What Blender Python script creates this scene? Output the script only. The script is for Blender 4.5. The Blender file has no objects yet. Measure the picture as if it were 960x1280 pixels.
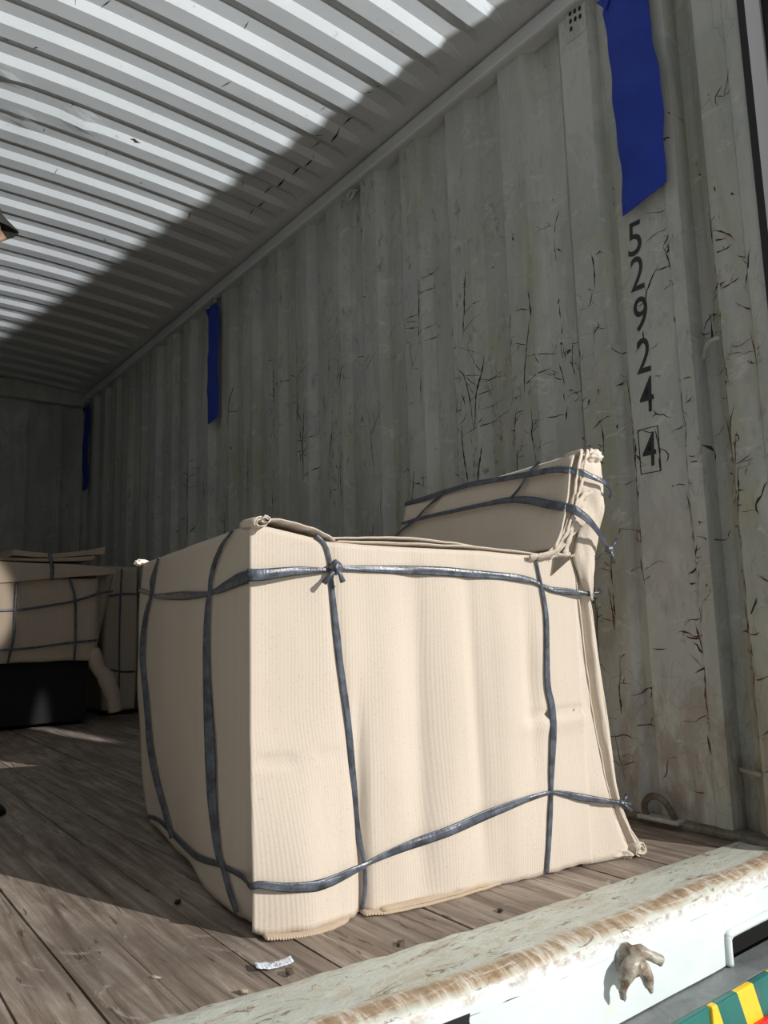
import bpy, bmesh, math, random
from mathutils import Vector, Matrix, noise
random.seed(7)
C = bpy.context.scene.collection
PI = math.pi

# ------------------------------------------------------------------ camera, world, lights, exposure
sc = bpy.context.scene
cam_d = bpy.data.cameras.new('camera'); cam = bpy.data.objects.new('camera', cam_d); C.objects.link(cam)
cam_d.sensor_fit = 'VERTICAL'; cam_d.sensor_height = 24.0; cam_d.lens = 961.0/1280*24.0
cam_d.clip_start = 0.02; cam_d.clip_end = 200
R = Matrix(((0.79776581, -0.06524038, -0.59942757),
            (-0.60239629, -0.12949471, -0.7876229),
            (-0.02623788, 0.98943156, -0.14260702)))
cam.matrix_world = Matrix.Translation((0, 0, 0.56)) @ R.to_4x4()
sc.camera = cam
sc.view_settings.view_transform = 'Standard'; sc.view_settings.look = 'None'
sc.view_settings.gamma = 1.0; sc.view_settings.use_curve_mapping = False
sc.view_settings.exposure = 0.0

w = bpy.data.worlds.new('sky'); sc.world = w; w.use_nodes = True
bg = w.node_tree.nodes['Background']
bg.inputs['Color'].default_value = (0.86, 0.93, 1.0, 1); bg.inputs['Strength'].default_value = 0.38

def aim(o, frm, to):
    o.location = frm
    o.rotation_euler = (Vector(to)-Vector(frm)).to_track_quat('-Z', 'Y').to_euler()
def lamp(name, kind, frm, to, energy, color):
    d = bpy.data.lights.new(name, kind); o = bpy.data.objects.new(name, d); C.objects.link(o)
    d.energy = energy; d.color = color; aim(o, frm, to); return d
AZ, EL = math.radians(21), math.radians(26)
sd = Vector((-math.sin(AZ)*math.cos(EL), math.cos(AZ)*math.cos(EL), -math.sin(EL)))
sun = lamp('sun', 'SUN', (6, -8, 5), Vector((6, -8, 5))+sd, 4.3, (1.0, 0.965, 0.92)); sun.angle = 0.009
# added spot standing in for sunlight reflected onto the roof from an unseen source
gl = lamp('roof_bounce_spot', 'SPOT', (3.35, -7.6, -1.15), (0.93, 3.3, 3.52), 8000, (0.93, 0.97, 1.0))
gl.spot_size = math.radians(18.5); gl.spot_blend = 0.10; gl.shadow_soft_size = 0.13
# added spots for sunlight from unseen reflectors: one patch on the far chair, one streak on the boards
ww = lamp('reflected_sun_spot', 'SPOT', (2.05, -8.0, 2.35), (0.62, 4.88, 0.70), 4200, (1.0, 0.95, 0.88))
ww.spot_size = math.radians(3.5); ww.spot_blend = 0.25; ww.shadow_soft_size = 0.03
wv = lamp('reflected_sun_spot', 'SPOT', (3.02, -8.0, 6.3), (1.23, 4.65, 0.0), 9000, (0.96, 0.97, 1.0))
bpy.data.objects['reflected_sun_spot.001'].scale = (0.16, 1, 1)
wv.spot_size = math.radians(2.9); wv.spot_blend = 0.6; wv.shadow_soft_size = 0.03

# ------------------------------------------------------------------ helpers
def obj(name, bm, mats, parent=None, smooth=False):
    if smooth: bmesh.ops.recalc_face_normals(bm, faces=bm.faces[:])
    me = bpy.data.meshes.new(name); bm.normal_update(); bm.to_mesh(me); bm.free()
    for m in (mats if isinstance(mats, (list, tuple)) else [mats]): me.materials.append(m)
    if smooth:
        for p in me.polygons: p.use_smooth = True
    o = bpy.data.objects.new(name, me); C.objects.link(o)
    if parent: o.parent = parent
    return o
def struct(name, bm, mats, parent=None, smooth=False):
    o = obj(name, bm, mats, parent, smooth)
    if not parent: o['kind'] = 'structure'
    return o
def tag(o, label, cat, group=None):
    o['label'] = label; o['category'] = cat
    if group: o['group'] = group
    return o
def thing(name, label, cat, loc=(0, 0, 0), rz=0, group=None):
    o = bpy.data.objects.new(name, None); C.objects.link(o); o.empty_display_size = 0.1
    o.location = loc; o.rotation_euler = (0, 0, rz)
    return tag(o, label, cat, group)
def box(bm, x0, x1, y0, y1, z0, z1, mi=0, bev=0):
    vs = [bm.verts.new(p) for p in ((x0,y0,z0),(x1,y0,z0),(x1,y1,z0),(x0,y1,z0),(x0,y0,z1),(x1,y0,z1),(x1,y1,z1),(x0,y1,z1))]
    fs = [bm.faces.new([vs[i] for i in q]) for q in ((3,2,1,0),(4,5,6,7),(0,1,5,4),(1,2,6,5),(2,3,7,6),(3,0,4,7))]
    for f in fs: f.material_index = mi
    if bev:
        es = list({e for f in fs for e in f.edges})
        bmesh.ops.bevel(bm, geom=es, offset=bev, segments=2, affect='EDGES', profile=0.5)
    return fs
def grid(bm, nu, nv, fn, mi=0, closed_u=False):
    rows = [[bm.verts.new(fn(i/(nu if closed_u else nu-1), j/(nv-1))) for i in range(nu)] for j in range(nv)]
    for j in range(nv-1):
        for i in range(nu if closed_u else nu-1):
            k = (i+1) % nu
            f = bm.faces.new((rows[j][i], rows[j][k], rows[j+1][k], rows[j+1][i])); f.material_index = mi
    return rows
def tube(bm, pts, rad, n=10, mi=0, cap=True):
    """round tube along pts; rad a number or list"""
    pts = [Vector(p) for p in pts]; N = len(pts); rs = rad if isinstance(rad, (list, tuple)) else [rad]*N
    up = Vector((0.13, 0.21, 1)); rings = []
    for i, p in enumerate(pts):
        t = (pts[min(i+1, N-1)]-pts[max(i-1, 0)]).normalized()
        a = t.cross(up);
        if a.length < 1e-3: a = t.cross(Vector((1, 0, 0)))
        a.normalize(); b = t.cross(a).normalized(); up = -b if b.dot(up) < 0 else b
        up = a.cross(t) if a.cross(t).dot(up) > 0 else t.cross(a)
        rings.append([bm.verts.new(p+(a*math.cos(2*PI*k/n)+b*math.sin(2*PI*k/n))*rs[i]) for k in range(n)])
    for i in range(N-1):
        for k in range(n):
            f = bm.faces.new((rings[i][k], rings[i][(k+1)%n], rings[i+1][(k+1)%n], rings[i+1][k])); f.material_index = mi
    if cap:
        bm.faces.new(rings[0][::-1]).material_index = mi; bm.faces.new(rings[-1]).material_index = mi
def solid(bm, t):
    bm.normal_update(); bmesh.ops.solidify(bm, geom=bm.faces[:], thickness=t)
def lerp_tab(tab, x):
    if x <= tab[0][0]: return tab[0][1]
    for (a, b), (c, d) in zip(tab, tab[1:]):
        if x <= c: return b+(d-b)*(x-a)/(c-a)
    return tab[-1][1]
def sstep(a, b, x):
    t = max(0, min(1, (x-a)/(b-a))); return t*t*(3-2*t)
def nz(x, y, z=0.0, s=1.0): return noise.noise(Vector((x*s, y*s, z*s)))
def catmull(P, n=8):
    P = [Vector(p) for p in P]; out = []
    for i in range(len(P)-1):
        a = P[max(i-1, 0)]; b = P[i]; c = P[i+1]; d = P[min(i+2, len(P)-1)]
        for k in range(n):
            t = k/n
            out.append(0.5*((2*b)+(c-a)*t+(2*a-5*b+4*c-d)*t*t+(3*b-a-3*c+d)*t*t*t))
    out.append(P[-1]); return out

# ------------------------------------------------------------------ materials
class Mat:
    def __init__(s, name, rough=0.7, metal=0.0, spec=0.5):
        s.m = bpy.data.materials.new(name); s.m.use_nodes = True; s.t = s.m.node_tree; s.n = s.t.nodes
        s.b = s.n['Principled BSDF']; s.b.inputs['Roughness'].default_value = rough
        s.b.inputs['Metallic'].default_value = metal; s.b.inputs['Specular IOR Level'].default_value = spec
        s.co = s.n.new('ShaderNodeTexCoord').outputs['Object']
    def link(s, a, b): s.t.links.new(a, b)
    def mp(s, sx, sy, sz, loc=(0, 0, 0), rot=(0, 0, 0)):
        k = s.n.new('ShaderNodeMapping'); s.link(s.co, k.inputs[0]); k.inputs['Scale'].default_value = (sx, sy, sz)
        k.inputs['Location'].default_value = loc; k.inputs['Rotation'].default_value = rot; return k.outputs[0]
    def noise(s, vec, scale=1, detail=4, rough=0.55, dist=0.0):
        k = s.n.new('ShaderNodeTexNoise'); s.link(vec, k.inputs['Vector']); k.inputs['Scale'].default_value = scale
        k.inputs['Detail'].default_value = detail; k.inputs['Roughness'].default_value = rough
        k.inputs['Distortion'].default_value = dist; return k.outputs['Fac']
    def ramp(s, fac, *st):
        k = s.n.new('ShaderNodeValToRGB'); s.link(fac, k.inputs[0]); e = k.color_ramp.elements
        while len(e) < len(st): e.new(0.5)
        for q, (p, c) in zip(e, st):
            q.position = p; q.color = (c, c, c, 1) if isinstance(c, (int, float)) else (*c, 1)
        return k.outputs[0]
    def mix(s, fac, a, b, mode='MIX'):
        k = s.n.new('ShaderNodeMix'); k.data_type = 'RGBA'; k.blend_type = mode
        for sock, v in ((k.inputs[0], fac), (k.inputs[6], a), (k.inputs[7], b)):
            if isinstance(v, (int, float)): sock.default_value = v
            elif isinstance(v, tuple): sock.default_value = (*v, 1)
            else: s.link(v, sock)
        return k.outputs[2]
    def math(s, op, a, b=0.0, clamp=False):
        k = s.n.new('ShaderNodeMath'); k.operation = op; k.use_clamp = clamp
        for sock, v in ((k.inputs[0], a), (k.inputs[1], b)):
            if isinstance(v, (int, float)): sock.default_value = v
            else: s.link(v, sock)
        return k.outputs[0]
    def axis(s, i):
        k = s.n.new('ShaderNodeSeparateXYZ'); s.link(s.co, k.inputs[0]); return k.outputs[i]
    def color(s, c):
        if isinstance(c, tuple): s.b.inputs['Base Color'].default_value = (*c, 1)
        else: s.link(c, s.b.inputs['Base Color'])
        return s
    def bump(s, h, strength=0.3, dist=0.01):
        k = s.n.new('ShaderNodeBump'); s.link(h, k.inputs['Height']); k.inputs['Strength'].default_value = strength
        k.inputs['Distance'].default_value = dist; s.link(k.outputs[0], s.b.inputs['Normal']); return s
def flat(name, c, rough=0.6, metal=0.0):
    return Mat(name, rough, metal).color(c).m

def wall_paint():
    m = Mat('old_grey_wall_paint', 0.55)
    base = m.ramp(m.noise(m.mp(1, 1, 1), 1.6, 5), (0.3, (0.36, 0.37, 0.345)), (0.7, (0.45, 0.455, 0.425)))
    # olive mould streaks running down
    st = m.ramp(m.noise(m.mp(5, 5, 0.7), 1.0, 6, 0.65, 0.4), (0.48, 0), (0.66, 1))
    c = m.mix(m.math('MULTIPLY', st, 0.8), base, (0.26, 0.265, 0.18))
    cl = m.ramp(m.noise(m.mp(6, 6, 3.2, (2, 9, 4)), 1.0, 7, 0.72, 0.7), (0.47, 0), (0.53, 1))
    c = m.mix(m.math('MULTIPLY', cl, 0.45), c, (0.30, 0.315, 0.315))
    # grey speckle patches
    sp = m.ramp(m.noise(m.mp(30, 30, 14), 1.0, 5, 0.7, 0.3), (0.56, 0), (0.66, 1))
    reg = m.ramp(m.noise(m.mp(1.7, 1.7, 0.9, (3, 1, 2)), 1.0, 3), (0.45, 0), (0.62, 1))
    c = m.mix(m.math('MULTIPLY', m.math('MULTIPLY', sp, reg), 0.85), c, (0.15, 0.15, 0.12))
    # pale scuffs
    pl = m.ramp(m.noise(m.mp(9, 9, 14, (5, 5, 5)), 1.0, 6, 0.75, 0.8), (0.58, 0), (0.64, 1))
    c = m.mix(m.math('MULTIPLY', pl, 0.5), c, (0.52, 0.53, 0.50))
    # rusty brown wear lower down near the door
    z = m.axis(2)
    low = m.ramp(z, (0.0, 1.0), (1.1, 0.0))
    rs = m.ramp(m.noise(m.mp(7, 7, 3, (1, 7, 2)), 1.0, 7, 0.7, 0.6), (0.46, 0), (0.58, 1))
    c = m.mix(m.math('MULTIPLY', m.math('MULTIPLY', rs, low), 0.75), c, (0.20, 0.155, 0.12))
    # hairline cracks
    dv = m.n.new('ShaderNodeTexVoronoi'); dv.feature = 'DISTANCE_TO_EDGE'
    wv = m.mix(0.12, m.mp(4.2, 4.2, 2.6), None or m.n.new('ShaderNodeTexNoise').outputs['Color'])
    m.link(wv, dv.inputs['Vector'])
    ck = m.ramp(dv.outputs[0], (0.0, 1), (0.009, 0))
    ckm = m.ramp(m.noise(m.mp(2.6, 2.6, 1.6, (8, 1, 1)), 1.0, 4), (0.53, 0), (0.58, 1))
    ckk = m.math('MULTIPLY', ck, ckm)
    c = m.mix(m.math('MULTIPLY', ckk, 0.35), c, (0.05, 0.035, 0.025))
    m.color(c); h = m.math('ADD', m.noise(m.mp(14, 14, 8), 1.0, 5), m.math('MULTIPLY', pl, 0.4))
    m.bump(m.math('SUBTRACT', h, ckk), 0.35, 0.006); return m.m
def roof_paint():
    m = Mat('grey_roof_paint', 0.42)
    c = m.ramp(m.noise(m.mp(1.5, 3, 1), 1.0, 5), (0.3, (0.42, 0.43, 0.43)), (0.7, (0.52, 0.53, 0.53)))
    sp = m.ramp(m.noise(m.mp(18, 40, 10), 1.0, 5, 0.7), (0.64, 0), (0.70, 1))
    c = m.mix(m.math('MULTIPLY', sp, 0.4), c, (0.2, 0.19, 0.16))
    m.color(c).bump(m.noise(m.mp(8, 8, 8), 1.0, 4), 0.2, 0.005); return m.m
def planks():
    m = Mat('weathered_plank_wood', 0.62)
    g = m.noise(m.mp(38, 2.2, 5), 1.0, 8, 0.65, 0.8)
    c = m.ramp(g, (0.32, (0.10, 0.07, 0.05)), (0.50, (0.27, 0.215, 0.17)), (0.70, (0.48, 0.42, 0.36)))
    d = m.ramp(m.noise(m.mp(3.0, 2.2, 1), 1.0, 6, 0.7, 0.5), (0.42, 0), (0.68, 1))
    c = m.mix(m.math('MULTIPLY', d, 0.75), c, (0.12, 0.095, 0.08))
    sc_ = m.ramp(m.noise(m.mp(11, 7, 1, (3, 3, 0), (0, 0, 0.5)), 1.0, 7, 0.75, 1.4), (0.6, 0), (0.66, 1))
    c = m.mix(m.math('MULTIPLY', sc_, 0.5), c, (0.52, 0.48, 0.44))
    ok = m.ramp(m.noise(m.mp(60, 7, 5, (1, 1, 0)), 1.0, 3, 0.6, 0.3), (0.64, 0), (0.68, 1))
    c = m.mix(m.math('MULTIPLY', ok, 0.6), c, (0.05, 0.035, 0.025))
    m.color(c).bump(m.math('SUBTRACT', g, m.math('MULTIPLY', ok, 0.7)), 0.55, 0.006); return m.m
def cardboard(name='corrugated_cardboard', tint=(0.62, 0.54, 0.452), per=150.0, rib=0.12):
    m = Mat(name, 0.82, spec=0.25)
    sx = m.n.new('ShaderNodeSeparateXYZ'); m.link(m.co, sx.inputs[0])
    ph = m.math('ADD', sx.outputs[0], sx.outputs[1])
    wv = m.math('SINE', m.math('MULTIPLY', ph, 2*PI*per))
    wv = m.math('MULTIPLY', m.math('ADD', wv, 1), 0.5)
    n1 = m.noise(m.mp(1.2, 1.2, 1.2), 2.0, 4); sp = m.noise(m.mp(1, 1, 1), 210, 3, 0.7)
    t2 = tuple(v*0.86 for v in tint)
    c = m.mix(n1, t2, tint); c = m.mix(m.ramp(sp, (0.56, 0), (0.72, 0.5)), c, tuple(v*0.62 for v in tint))
    st = m.ramp(m.noise(m.mp(60, 60, 0.5), 1.0, 3), (0.3, 0), (0.8, 1))
    c = m.mix(m.math('MULTIPLY', st, 0.18), c, (0.72, 0.63, 0.52))
    m.color(c)
    h = m.math('ADD', m.math('MULTIPLY', wv, m.ramp(m.noise(m.mp(9, 9, 0.6), 1.0, 2), (0.3, 0.25), (0.7, 1.0))), m.math('MULTIPLY', sp, 0.3))
    m.bump(h, rib, 0.004); return m.m
def sill_steel():
    m = Mat('chipped_green_white_steel', 0.5)
    z = m.axis(2); y = m.axis(1)
    c = m.ramp(m.noise(m.mp(4, 10, 4), 1.0, 6, 0.65, 0.4), (0.3, (0.46, 0.49, 0.43)), (0.7, (0.60, 0.64, 0.58)))
    pp = m.ramp(m.noise(m.mp(9, 26, 9), 1.0, 8, 0.75, 1.0), (0.52, 0), (0.58, 1))
    c = m.mix(m.math('MULTIPLY', pp, 0.55), c, (0.46, 0.39, 0.28))
    rr = m.ramp(m.noise(m.mp(13, 40, 13, (2, 0, 0)), 1.0, 9, 0.8, 0.9), (0.575, 0), (0.60, 1))
    c = m.mix(m.math('MULTIPLY', rr, 0.8), c, (0.19, 0.085, 0.04))
    # brown worn band along the edge of the top
    wob = m.math('MULTIPLY', m.math('SUBTRACT', m.noise(m.mp(14, 2, 1), 1.0, 5), 0.5), 0.03)
    bx = m.math('MULTIPLY', m.math('SUBTRACT', 0.95, m.axis(0), True), 0.10)
    yb = m.math('SUBTRACT', m.math('ADD', y, wob), bx)
    band = m.ramp(m.math('MULTIPLY', m.math('SUBTRACT', yb, 0.93), 10), (0.05, 0), (0.16, 1), (0.36, 1), (0.55, 0))
    tex = m.noise(m.mp(60, 12, 5, (0, 0, 0), (0, 0, 0.6)), 1.0, 7, 0.7)
    bc = m.ramp(tex, (0.30, (0.20, 0.12, 0.06)), (0.50, (0.36, 0.26, 0.16)), (0.62, (0.60, 0.56, 0.50)))
    band = m.math('MULTIPLY', band, m.ramp(m.noise(m.mp(7, 30, 5, (6, 2, 0)), 1.0, 7, 0.75), (0.25, 0.45), (0.45, 1)))
    c = m.mix(band, c, bc)
    sc2 = m.ramp(m.noise(m.mp(5, 34, 5, (0, 3, 0), (0, 0, -0.12)), 1.0, 8, 0.8, 1.2), (0.54, 0), (0.60, 1))
    c = m.mix(m.math('MULTIPLY', sc2, 0.6), c, (0.66, 0.64, 0.58)); m.color(c)
    m.bump(m.math('ADD', m.noise(m.mp(16, 16, 16), 1.0, 7, 0.7), m.math('MULTIPLY', rr, -0.4)), 0.55, 0.008); return m.m
def face_steel():
    m = Mat('white_painted_sill_steel', 0.4)
    c = m.ramp(m.noise(m.mp(5, 5, 9), 1.0, 5), (0.3, (0.60, 0.67, 0.67)), (0.7, (0.70, 0.77, 0.77)))
    z = m.axis(2)
    top = m.ramp(m.math('ADD', m.math('MULTIPLY', z, 10), m.math('MULTIPLY', m.noise(m.mp(22, 1, 40), 1.0, 7, 0.75), 0.5)), (0.02, 0), (0.16, 1))
    ch = m.ramp(m.noise(m.mp(40, 10, 60), 1.0, 6, 0.7), (0.42, (0.30, 0.22, 0.16)), (0.55, (0.62, 0.60, 0.58)))
    c = m.mix(m.math('MULTIPLY', top, 0.85), c, ch)
    yl = m.ramp(m.noise(m.mp(6, 6, 18, (4, 2, 3)), 1.0, 4, 0.6, 0.6), (0.66, 0), (0.74, 0.5))
    c = m.mix(yl, c, (0.72, 0.66, 0.34))
    m.color(c).bump(m.noise(m.mp(12, 12, 18), 1.0, 5), 0.35, 0.006); return m.m
def strap_plastic():
    m = Mat('dark_grey_raffia_strap', 0.33)
    g = m.noise(m.mp(40, 40, 40), 1.0, 4)
    c = m.ramp(g, (0.35, (0.024, 0.030, 0.040)), (0.70, (0.105, 0.125, 0.165)))
    m.color(c).bump(m.noise(m.mp(160, 160, 30), 1.0, 4), 0.5, 0.003); m.b.inputs['Specular IOR Level'].default_value = 0.75
    return m.m
def blue_bag():
    m = Mat('blue_nonwoven_desiccant_cloth', 0.75)
    k = m.n.new('ShaderNodeTexVoronoi'); m.link(m.mp(1, 1, 1), k.inputs['Vector']); k.inputs['Scale'].default_value = 160
    c = m.mix(m.noise(m.mp(12, 12, 12), 1.0, 4), (0.003, 0.022, 0.24), (0.006, 0.040, 0.38)); m.color(c)
    m.bump(k.outputs[0], 0.3, 0.002); return m.m
def rusty(name, a, b, rough=0.6):
    m = Mat(name, rough)
    c = m.ramp(m.noise(m.mp(35, 35, 35), 1.0, 6, 0.7), (0.35, a), (0.6, b)); m.color(c).bump(m.noise(m.mp(60, 60, 60), 1.0, 5), 0.5, 0.004); return m.m
def stripes():
    m = Mat('green_yellow_hazard_paint', 0.35)
    x = m.axis(0); z = m.axis(2)
    # slanted yellow bars on green; starts right of the joint
    ph = m.math('ADD', x, m.math('MULTIPLY', z, 0.42))
    fr = m.math('FRACT', m.math('MULTIPLY', m.math('SUBTRACT', ph, 1.327), 1/0.128))
    yel = m.math('GREATER_THAN', fr, 0.55)
    on = m.math('GREATER_THAN', x, 1.372)
    gr = m.ramp(m.noise(m.mp(9, 9, 9), 1.0, 5), (0.3, (0.008, 0.11, 0.095)), (0.7, (0.015, 0.165, 0.14)))
    c = m.mix(m.math('MULTIPLY', yel, on), gr, (0.83, 0.56, 0.03))
    ru = m.ramp(m.noise(m.mp(26, 26, 26), 1.0, 6, 0.75), (0.64, 0), (0.68, 1))
    c = m.mix(m.math('MULTIPLY', ru, 0.8), c, (0.14, 0.11, 0.10)); m.color(c); return m.m
def ledge_mat():
    m = Mat('dirty_grey_deck_steel', 0.45)
    c = m.ramp(m.noise(m.mp(9, 9, 3), 1.0, 7, 0.7, 1.0), (0.3, (0.10, 0.12, 0.12)), (0.7, (0.24, 0.25, 0.25)))
    m.color(c).bump(m.noise(m.mp(20, 20, 20), 1.0, 4), 0.2, 0.004); return m.m
MW = wall_paint(); MR = roof_paint(); MP = planks(); MC = cardboard(); MS = sill_steel(); MF = face_steel()
MST = strap_plastic(); MB = blue_bag(); ML = ledge_mat(); MHZ = stripes()
MC_far = cardboard('far_cardboard', (0.55, 0.45, 0.35), 110.0, 0.1)
MC_in = cardboard('cardboard_cut_edge', (0.54, 0.42, 0.30), 260.0, 0.5)
M_crack = rusty('bare_steel_in_cracks', (0.012, 0.010, 0.009), (0.035, 0.025, 0.020), 0.85)
M_grime = rusty('olive_grime_in_folds', (0.10, 0.10, 0.075), (0.19, 0.19, 0.15), 0.8)
M_rust = rusty('red_brown_rust_in_cracks', (0.035, 0.010, 0.006), (0.12, 0.035, 0.02), 0.85)
M_dark = flat('black_rubber', (0.012, 0.012, 0.013), 0.7)
M_ink = flat('black_stencil_ink', (0.018, 0.018, 0.02), 0.6)
M_post = rusty('grey_door_paint', (0.27, 0.275, 0.26), (0.33, 0.335, 0.31), 0.55)
M_tan = rusty('tan_worn_door_edge', (0.34, 0.20, 0.07), (0.55, 0.40, 0.20), 0.6)
M_hook = rusty('rusty_painted_cast_steel', (0.13, 0.07, 0.04), (0.42, 0.40, 0.33), 0.4)
M_yard = rusty('concrete_yard', (0.52, 0.50, 0.46), (0.62, 0.60, 0.55), 0.9)
M_black = flat('black_steel_and_shade', (0.01, 0.01, 0.01), 0.9)  # black steel; also paints the shade in the pocket and under the container
M_base = flat('black_unlit_base', (0.010, 0.010, 0.011), 0.95)  # black stands in for the unlit space beneath the far chairs
M_red = flat('red_reflector', (0.75, 0.01, 0.02), 0.35)

# ------------------------------------------------------------------ container shell
XL, XR, YF, YB, ZT = -0.45, 1.90, 0.87, 6.85, 2.60
PER = 0.287
def recess(y, y0=1.75, per=PER, d=0.036):          # 0 on the inner flats, d in the troughs
    k = ((y-y0) % per)
    if k < 0.034: return d*k/0.034
    if k < 0.140: return d
    if k < 0.178: return d*(1-(k-0.140)/0.038)
    return 0.0
NEAR = [(0.87, 0.0), (0.918, 0.0), (0.922, 0.006), (1.004, 0.004), (1.043, 0.045), (1.047, 0.068), (1.089, 0.068), (1.092, 0.004), (1.133, 0.004),
        (1.137, 0.012), (1.298, 0.010), (1.335, 0.030), (1.353, 0.0), (1.463, 0.0)]
def wall_x(y):
    if y < 1.463: return XR+lerp_tab(NEAR, y)
    return XR+recess(y)
def breakpoints(y0, y1, base, per):
    ys = {y0, y1}; k = math.floor((y0-base)/per)-1
    while base+k*per < y1+per:
        for o in (0, 0.034, 0.140, 0.178):
            v = base+k*per+o
            if y0 < v < y1: ys.add(v)
        k += 1
    return sorted(ys)
ys = [p[0] for p in NEAR]+[y for y in breakpoints(1.463, YB, 1.75, PER) if y > 1.4635]
zs = [i*0.13 for i in range(21)]
def wall_sheet(bm, pts, zs, flip=False, thick=0.0):
    rows = [[bm.verts.new((x, y, z)) for (x, y) in pts] for z in zs]
    for a, b in zip(rows, rows[1:]):
        for i in range(len(pts)-1):
            q = (a[i], a[i+1], b[i+1], b[i]); bm.faces.new(q[::-1] if flip else q)
bm = bmesh.new()
wall_sheet(bm, [(wall_x(y), y) for y in ys], zs)
box(bm, XR+0.075, XR+0.10, YF, YB, -0.05, ZT+0.05)       # outer skin keeps daylight out
# paint cracks, lying on the corrugated surface
def crack(y, z, ang, length, wid, mi, bend=0.5, depth=0):
    p = [(y, z)]; a = ang; n = max(3, int(length/0.013)); ws = []
    for i in range(n):
        a += random.uniform(-bend, bend)*1.25
        q = (p[-1][0]+math.cos(a)*length/n, p[-1][1]+math.sin(a)*length/n)
        if not (0.9 < q[0] < 6.7 and 0.04 < q[1] < 2.48): break
        p.append(q)
        if depth < 2 and random.random() < 0.13:
            crack(q[0], q[1], a+random.choice((-1, 1))*random.uniform(0.7, 1.5), length*random.uniform(0.2, 0.5), wid*0.6, mi, bend, depth+1)
    L = []; Rr = []
    for i, (yy, zz) in enumerate(p):
        j = min(i+1, len(p)-1); k = max(i-1, 0)
        dy, dz = p[j][0]-p[k][0], p[j][1]-p[k][1]; l = math.hypot(dy, dz) or 1
        ww_ = wid*random.choice((0.3, 0.5, 0.8, 1.0, 1.5))*(1-abs(2*i/max(1, len(p)-1)-1)**3)+0.0002
        ny, nzz = -dz/l*ww_/2, dy/l*ww_/2
        L.append(bm.verts.new((wall_x(yy+ny)-0.0009, yy+ny, zz+nzz))); Rr.append(bm.verts.new((wall_x(yy-ny)-0.0009, yy-ny, zz-nzz)))
    for i in range(len(p)-1):
        try: bm.faces.new((L[i], L[i+1], Rr[i+1], Rr[i])).material_index = mi
        except ValueError: pass
lines = [1.753+PER*i for i in range(-1, 15)]+[1.135, 1.30, 1.008, 1.56]
def seam(y0, za, zb, mi, near):                         # broken dark line along a fold, with short side fractures
    z = za
    while z < zb:
        L = random.choice((0.012, 0.02, 0.03, 0.05, 0.08, 0.13))
        crack(y0+random.uniform(-0.003, 0.003), z, PI/2, L, random.uniform(0.0018, 0.0050), mi, 0.12)
        if random.random() < 0.33*near+0.05:
            crack(y0, z+L*0.5, random.choice((0, PI))+random.uniform(-0.45, 0.45), random.uniform(0.025, 0.085), random.uniform(0.0018, 0.0042), mi, 0.6)
        z += L+random.choice((0.01, 0.02, 0.05, 0.09))*random.uniform(0.5, 1.6)
for y0 in lines:
    near = max(0.15, min(1.0, 2.4/y0/1.2))
    n_s = int(1+3.2*near)
    for _ in range(n_s):
        za = random.gauss(0.95, 0.45); Ls = random.uniform(0.15, 0.45)
        mi = 2 if (y0 < 2.0 and za < 1.1 and random.random() < 0.6) else 1
        seam(y0, max(0.05, za), min(2.3, za+Ls), mi, near)
    for _ in range(int(3*near+0.5)):                    # clusters out on the flats
        yc = y0-random.uniform(0.035, 0.10); zc = min(2.2, max(0.25, random.gauss(1.2, 0.35)))
        mi = 2 if (zc < 1.15 and y0 < 1.9 and random.random() < 0.5) else 1
        L = random.uniform(0.05, 0.14); crack(yc, zc, PI/2, L, random.uniform(0.002, 0.005), mi, 0.15)
        for _k in range(random.randint(0, 3)):
            crack(yc, zc+random.uniform(0, L), random.choice((0, PI))+random.uniform(-0.6, 0.6), random.uniform(0.02, 0.075), random.uniform(0.0012, 0.0036), mi, 0.65)
    for _ in range(int(7*near)):                        # short flecks
        crack(y0-random.uniform(0, 0.2), random.uniform(0.3, 2.2), random.uniform(0, PI), random.uniform(0.008, 0.03), random.uniform(0.002, 0.005), 1, 0.4)
for _ in range(16):
    crack(random.choice((0.921, 0.921, 1.006, 1.135)), random.uniform(0.15, 1.9), random.choice((0, PI))+random.uniform(-0.25, 0.25), random.uniform(0.03, 0.09), random.uniform(0.0015, 0.0035), 2, 0.3)
for za in [0.1+0.22*i for i in range(7)]:               # red-edged fractures across the lower near panels
    for yy in (1.16, 1.30, 1.37, 1.47, 1.54, 0.98, 0.90):
        if random.random() < 0.75: crack(yy+random.uniform(-0.02, 0.02), za+random.uniform(-0.1, 0.1), random.choice((0, PI))+random.uniform(-0.3, 0.3), random.uniform(0.03, 0.10), random.uniform(0.002, 0.005), random.choice((1, 2)), 0.5)
for _ in range(34):                                     # long dark runs further in
    y0 = random.choice([1.753+PER*i-random.choice((0.0, 0.055, 0.09)) for i in range(0, 11)]); za = random.uniform(0.75, 1.7)
    crack(y0, za, PI/2, random.uniform(0.10, 0.32), random.uniform(0.003, 0.006)*(0.7+0.12*y0), 1, 0.05)
for za in (0.25, 0.8, 1.2): seam(1.006, za, za+0.4, 2, 0.3)
for za in (0.2, 0.5, 0.9, 1.25): seam(1.137, za, za+0.35, 2, 0.3)
for za in (0.15, 0.35, 0.6, 0.85): seam(1.50, za, za+0.3, 2, 1.0)
for za in (0.10, 0.30, 0.55): seam(1.40, za, za+0.25, 2, 0.8)
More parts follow.
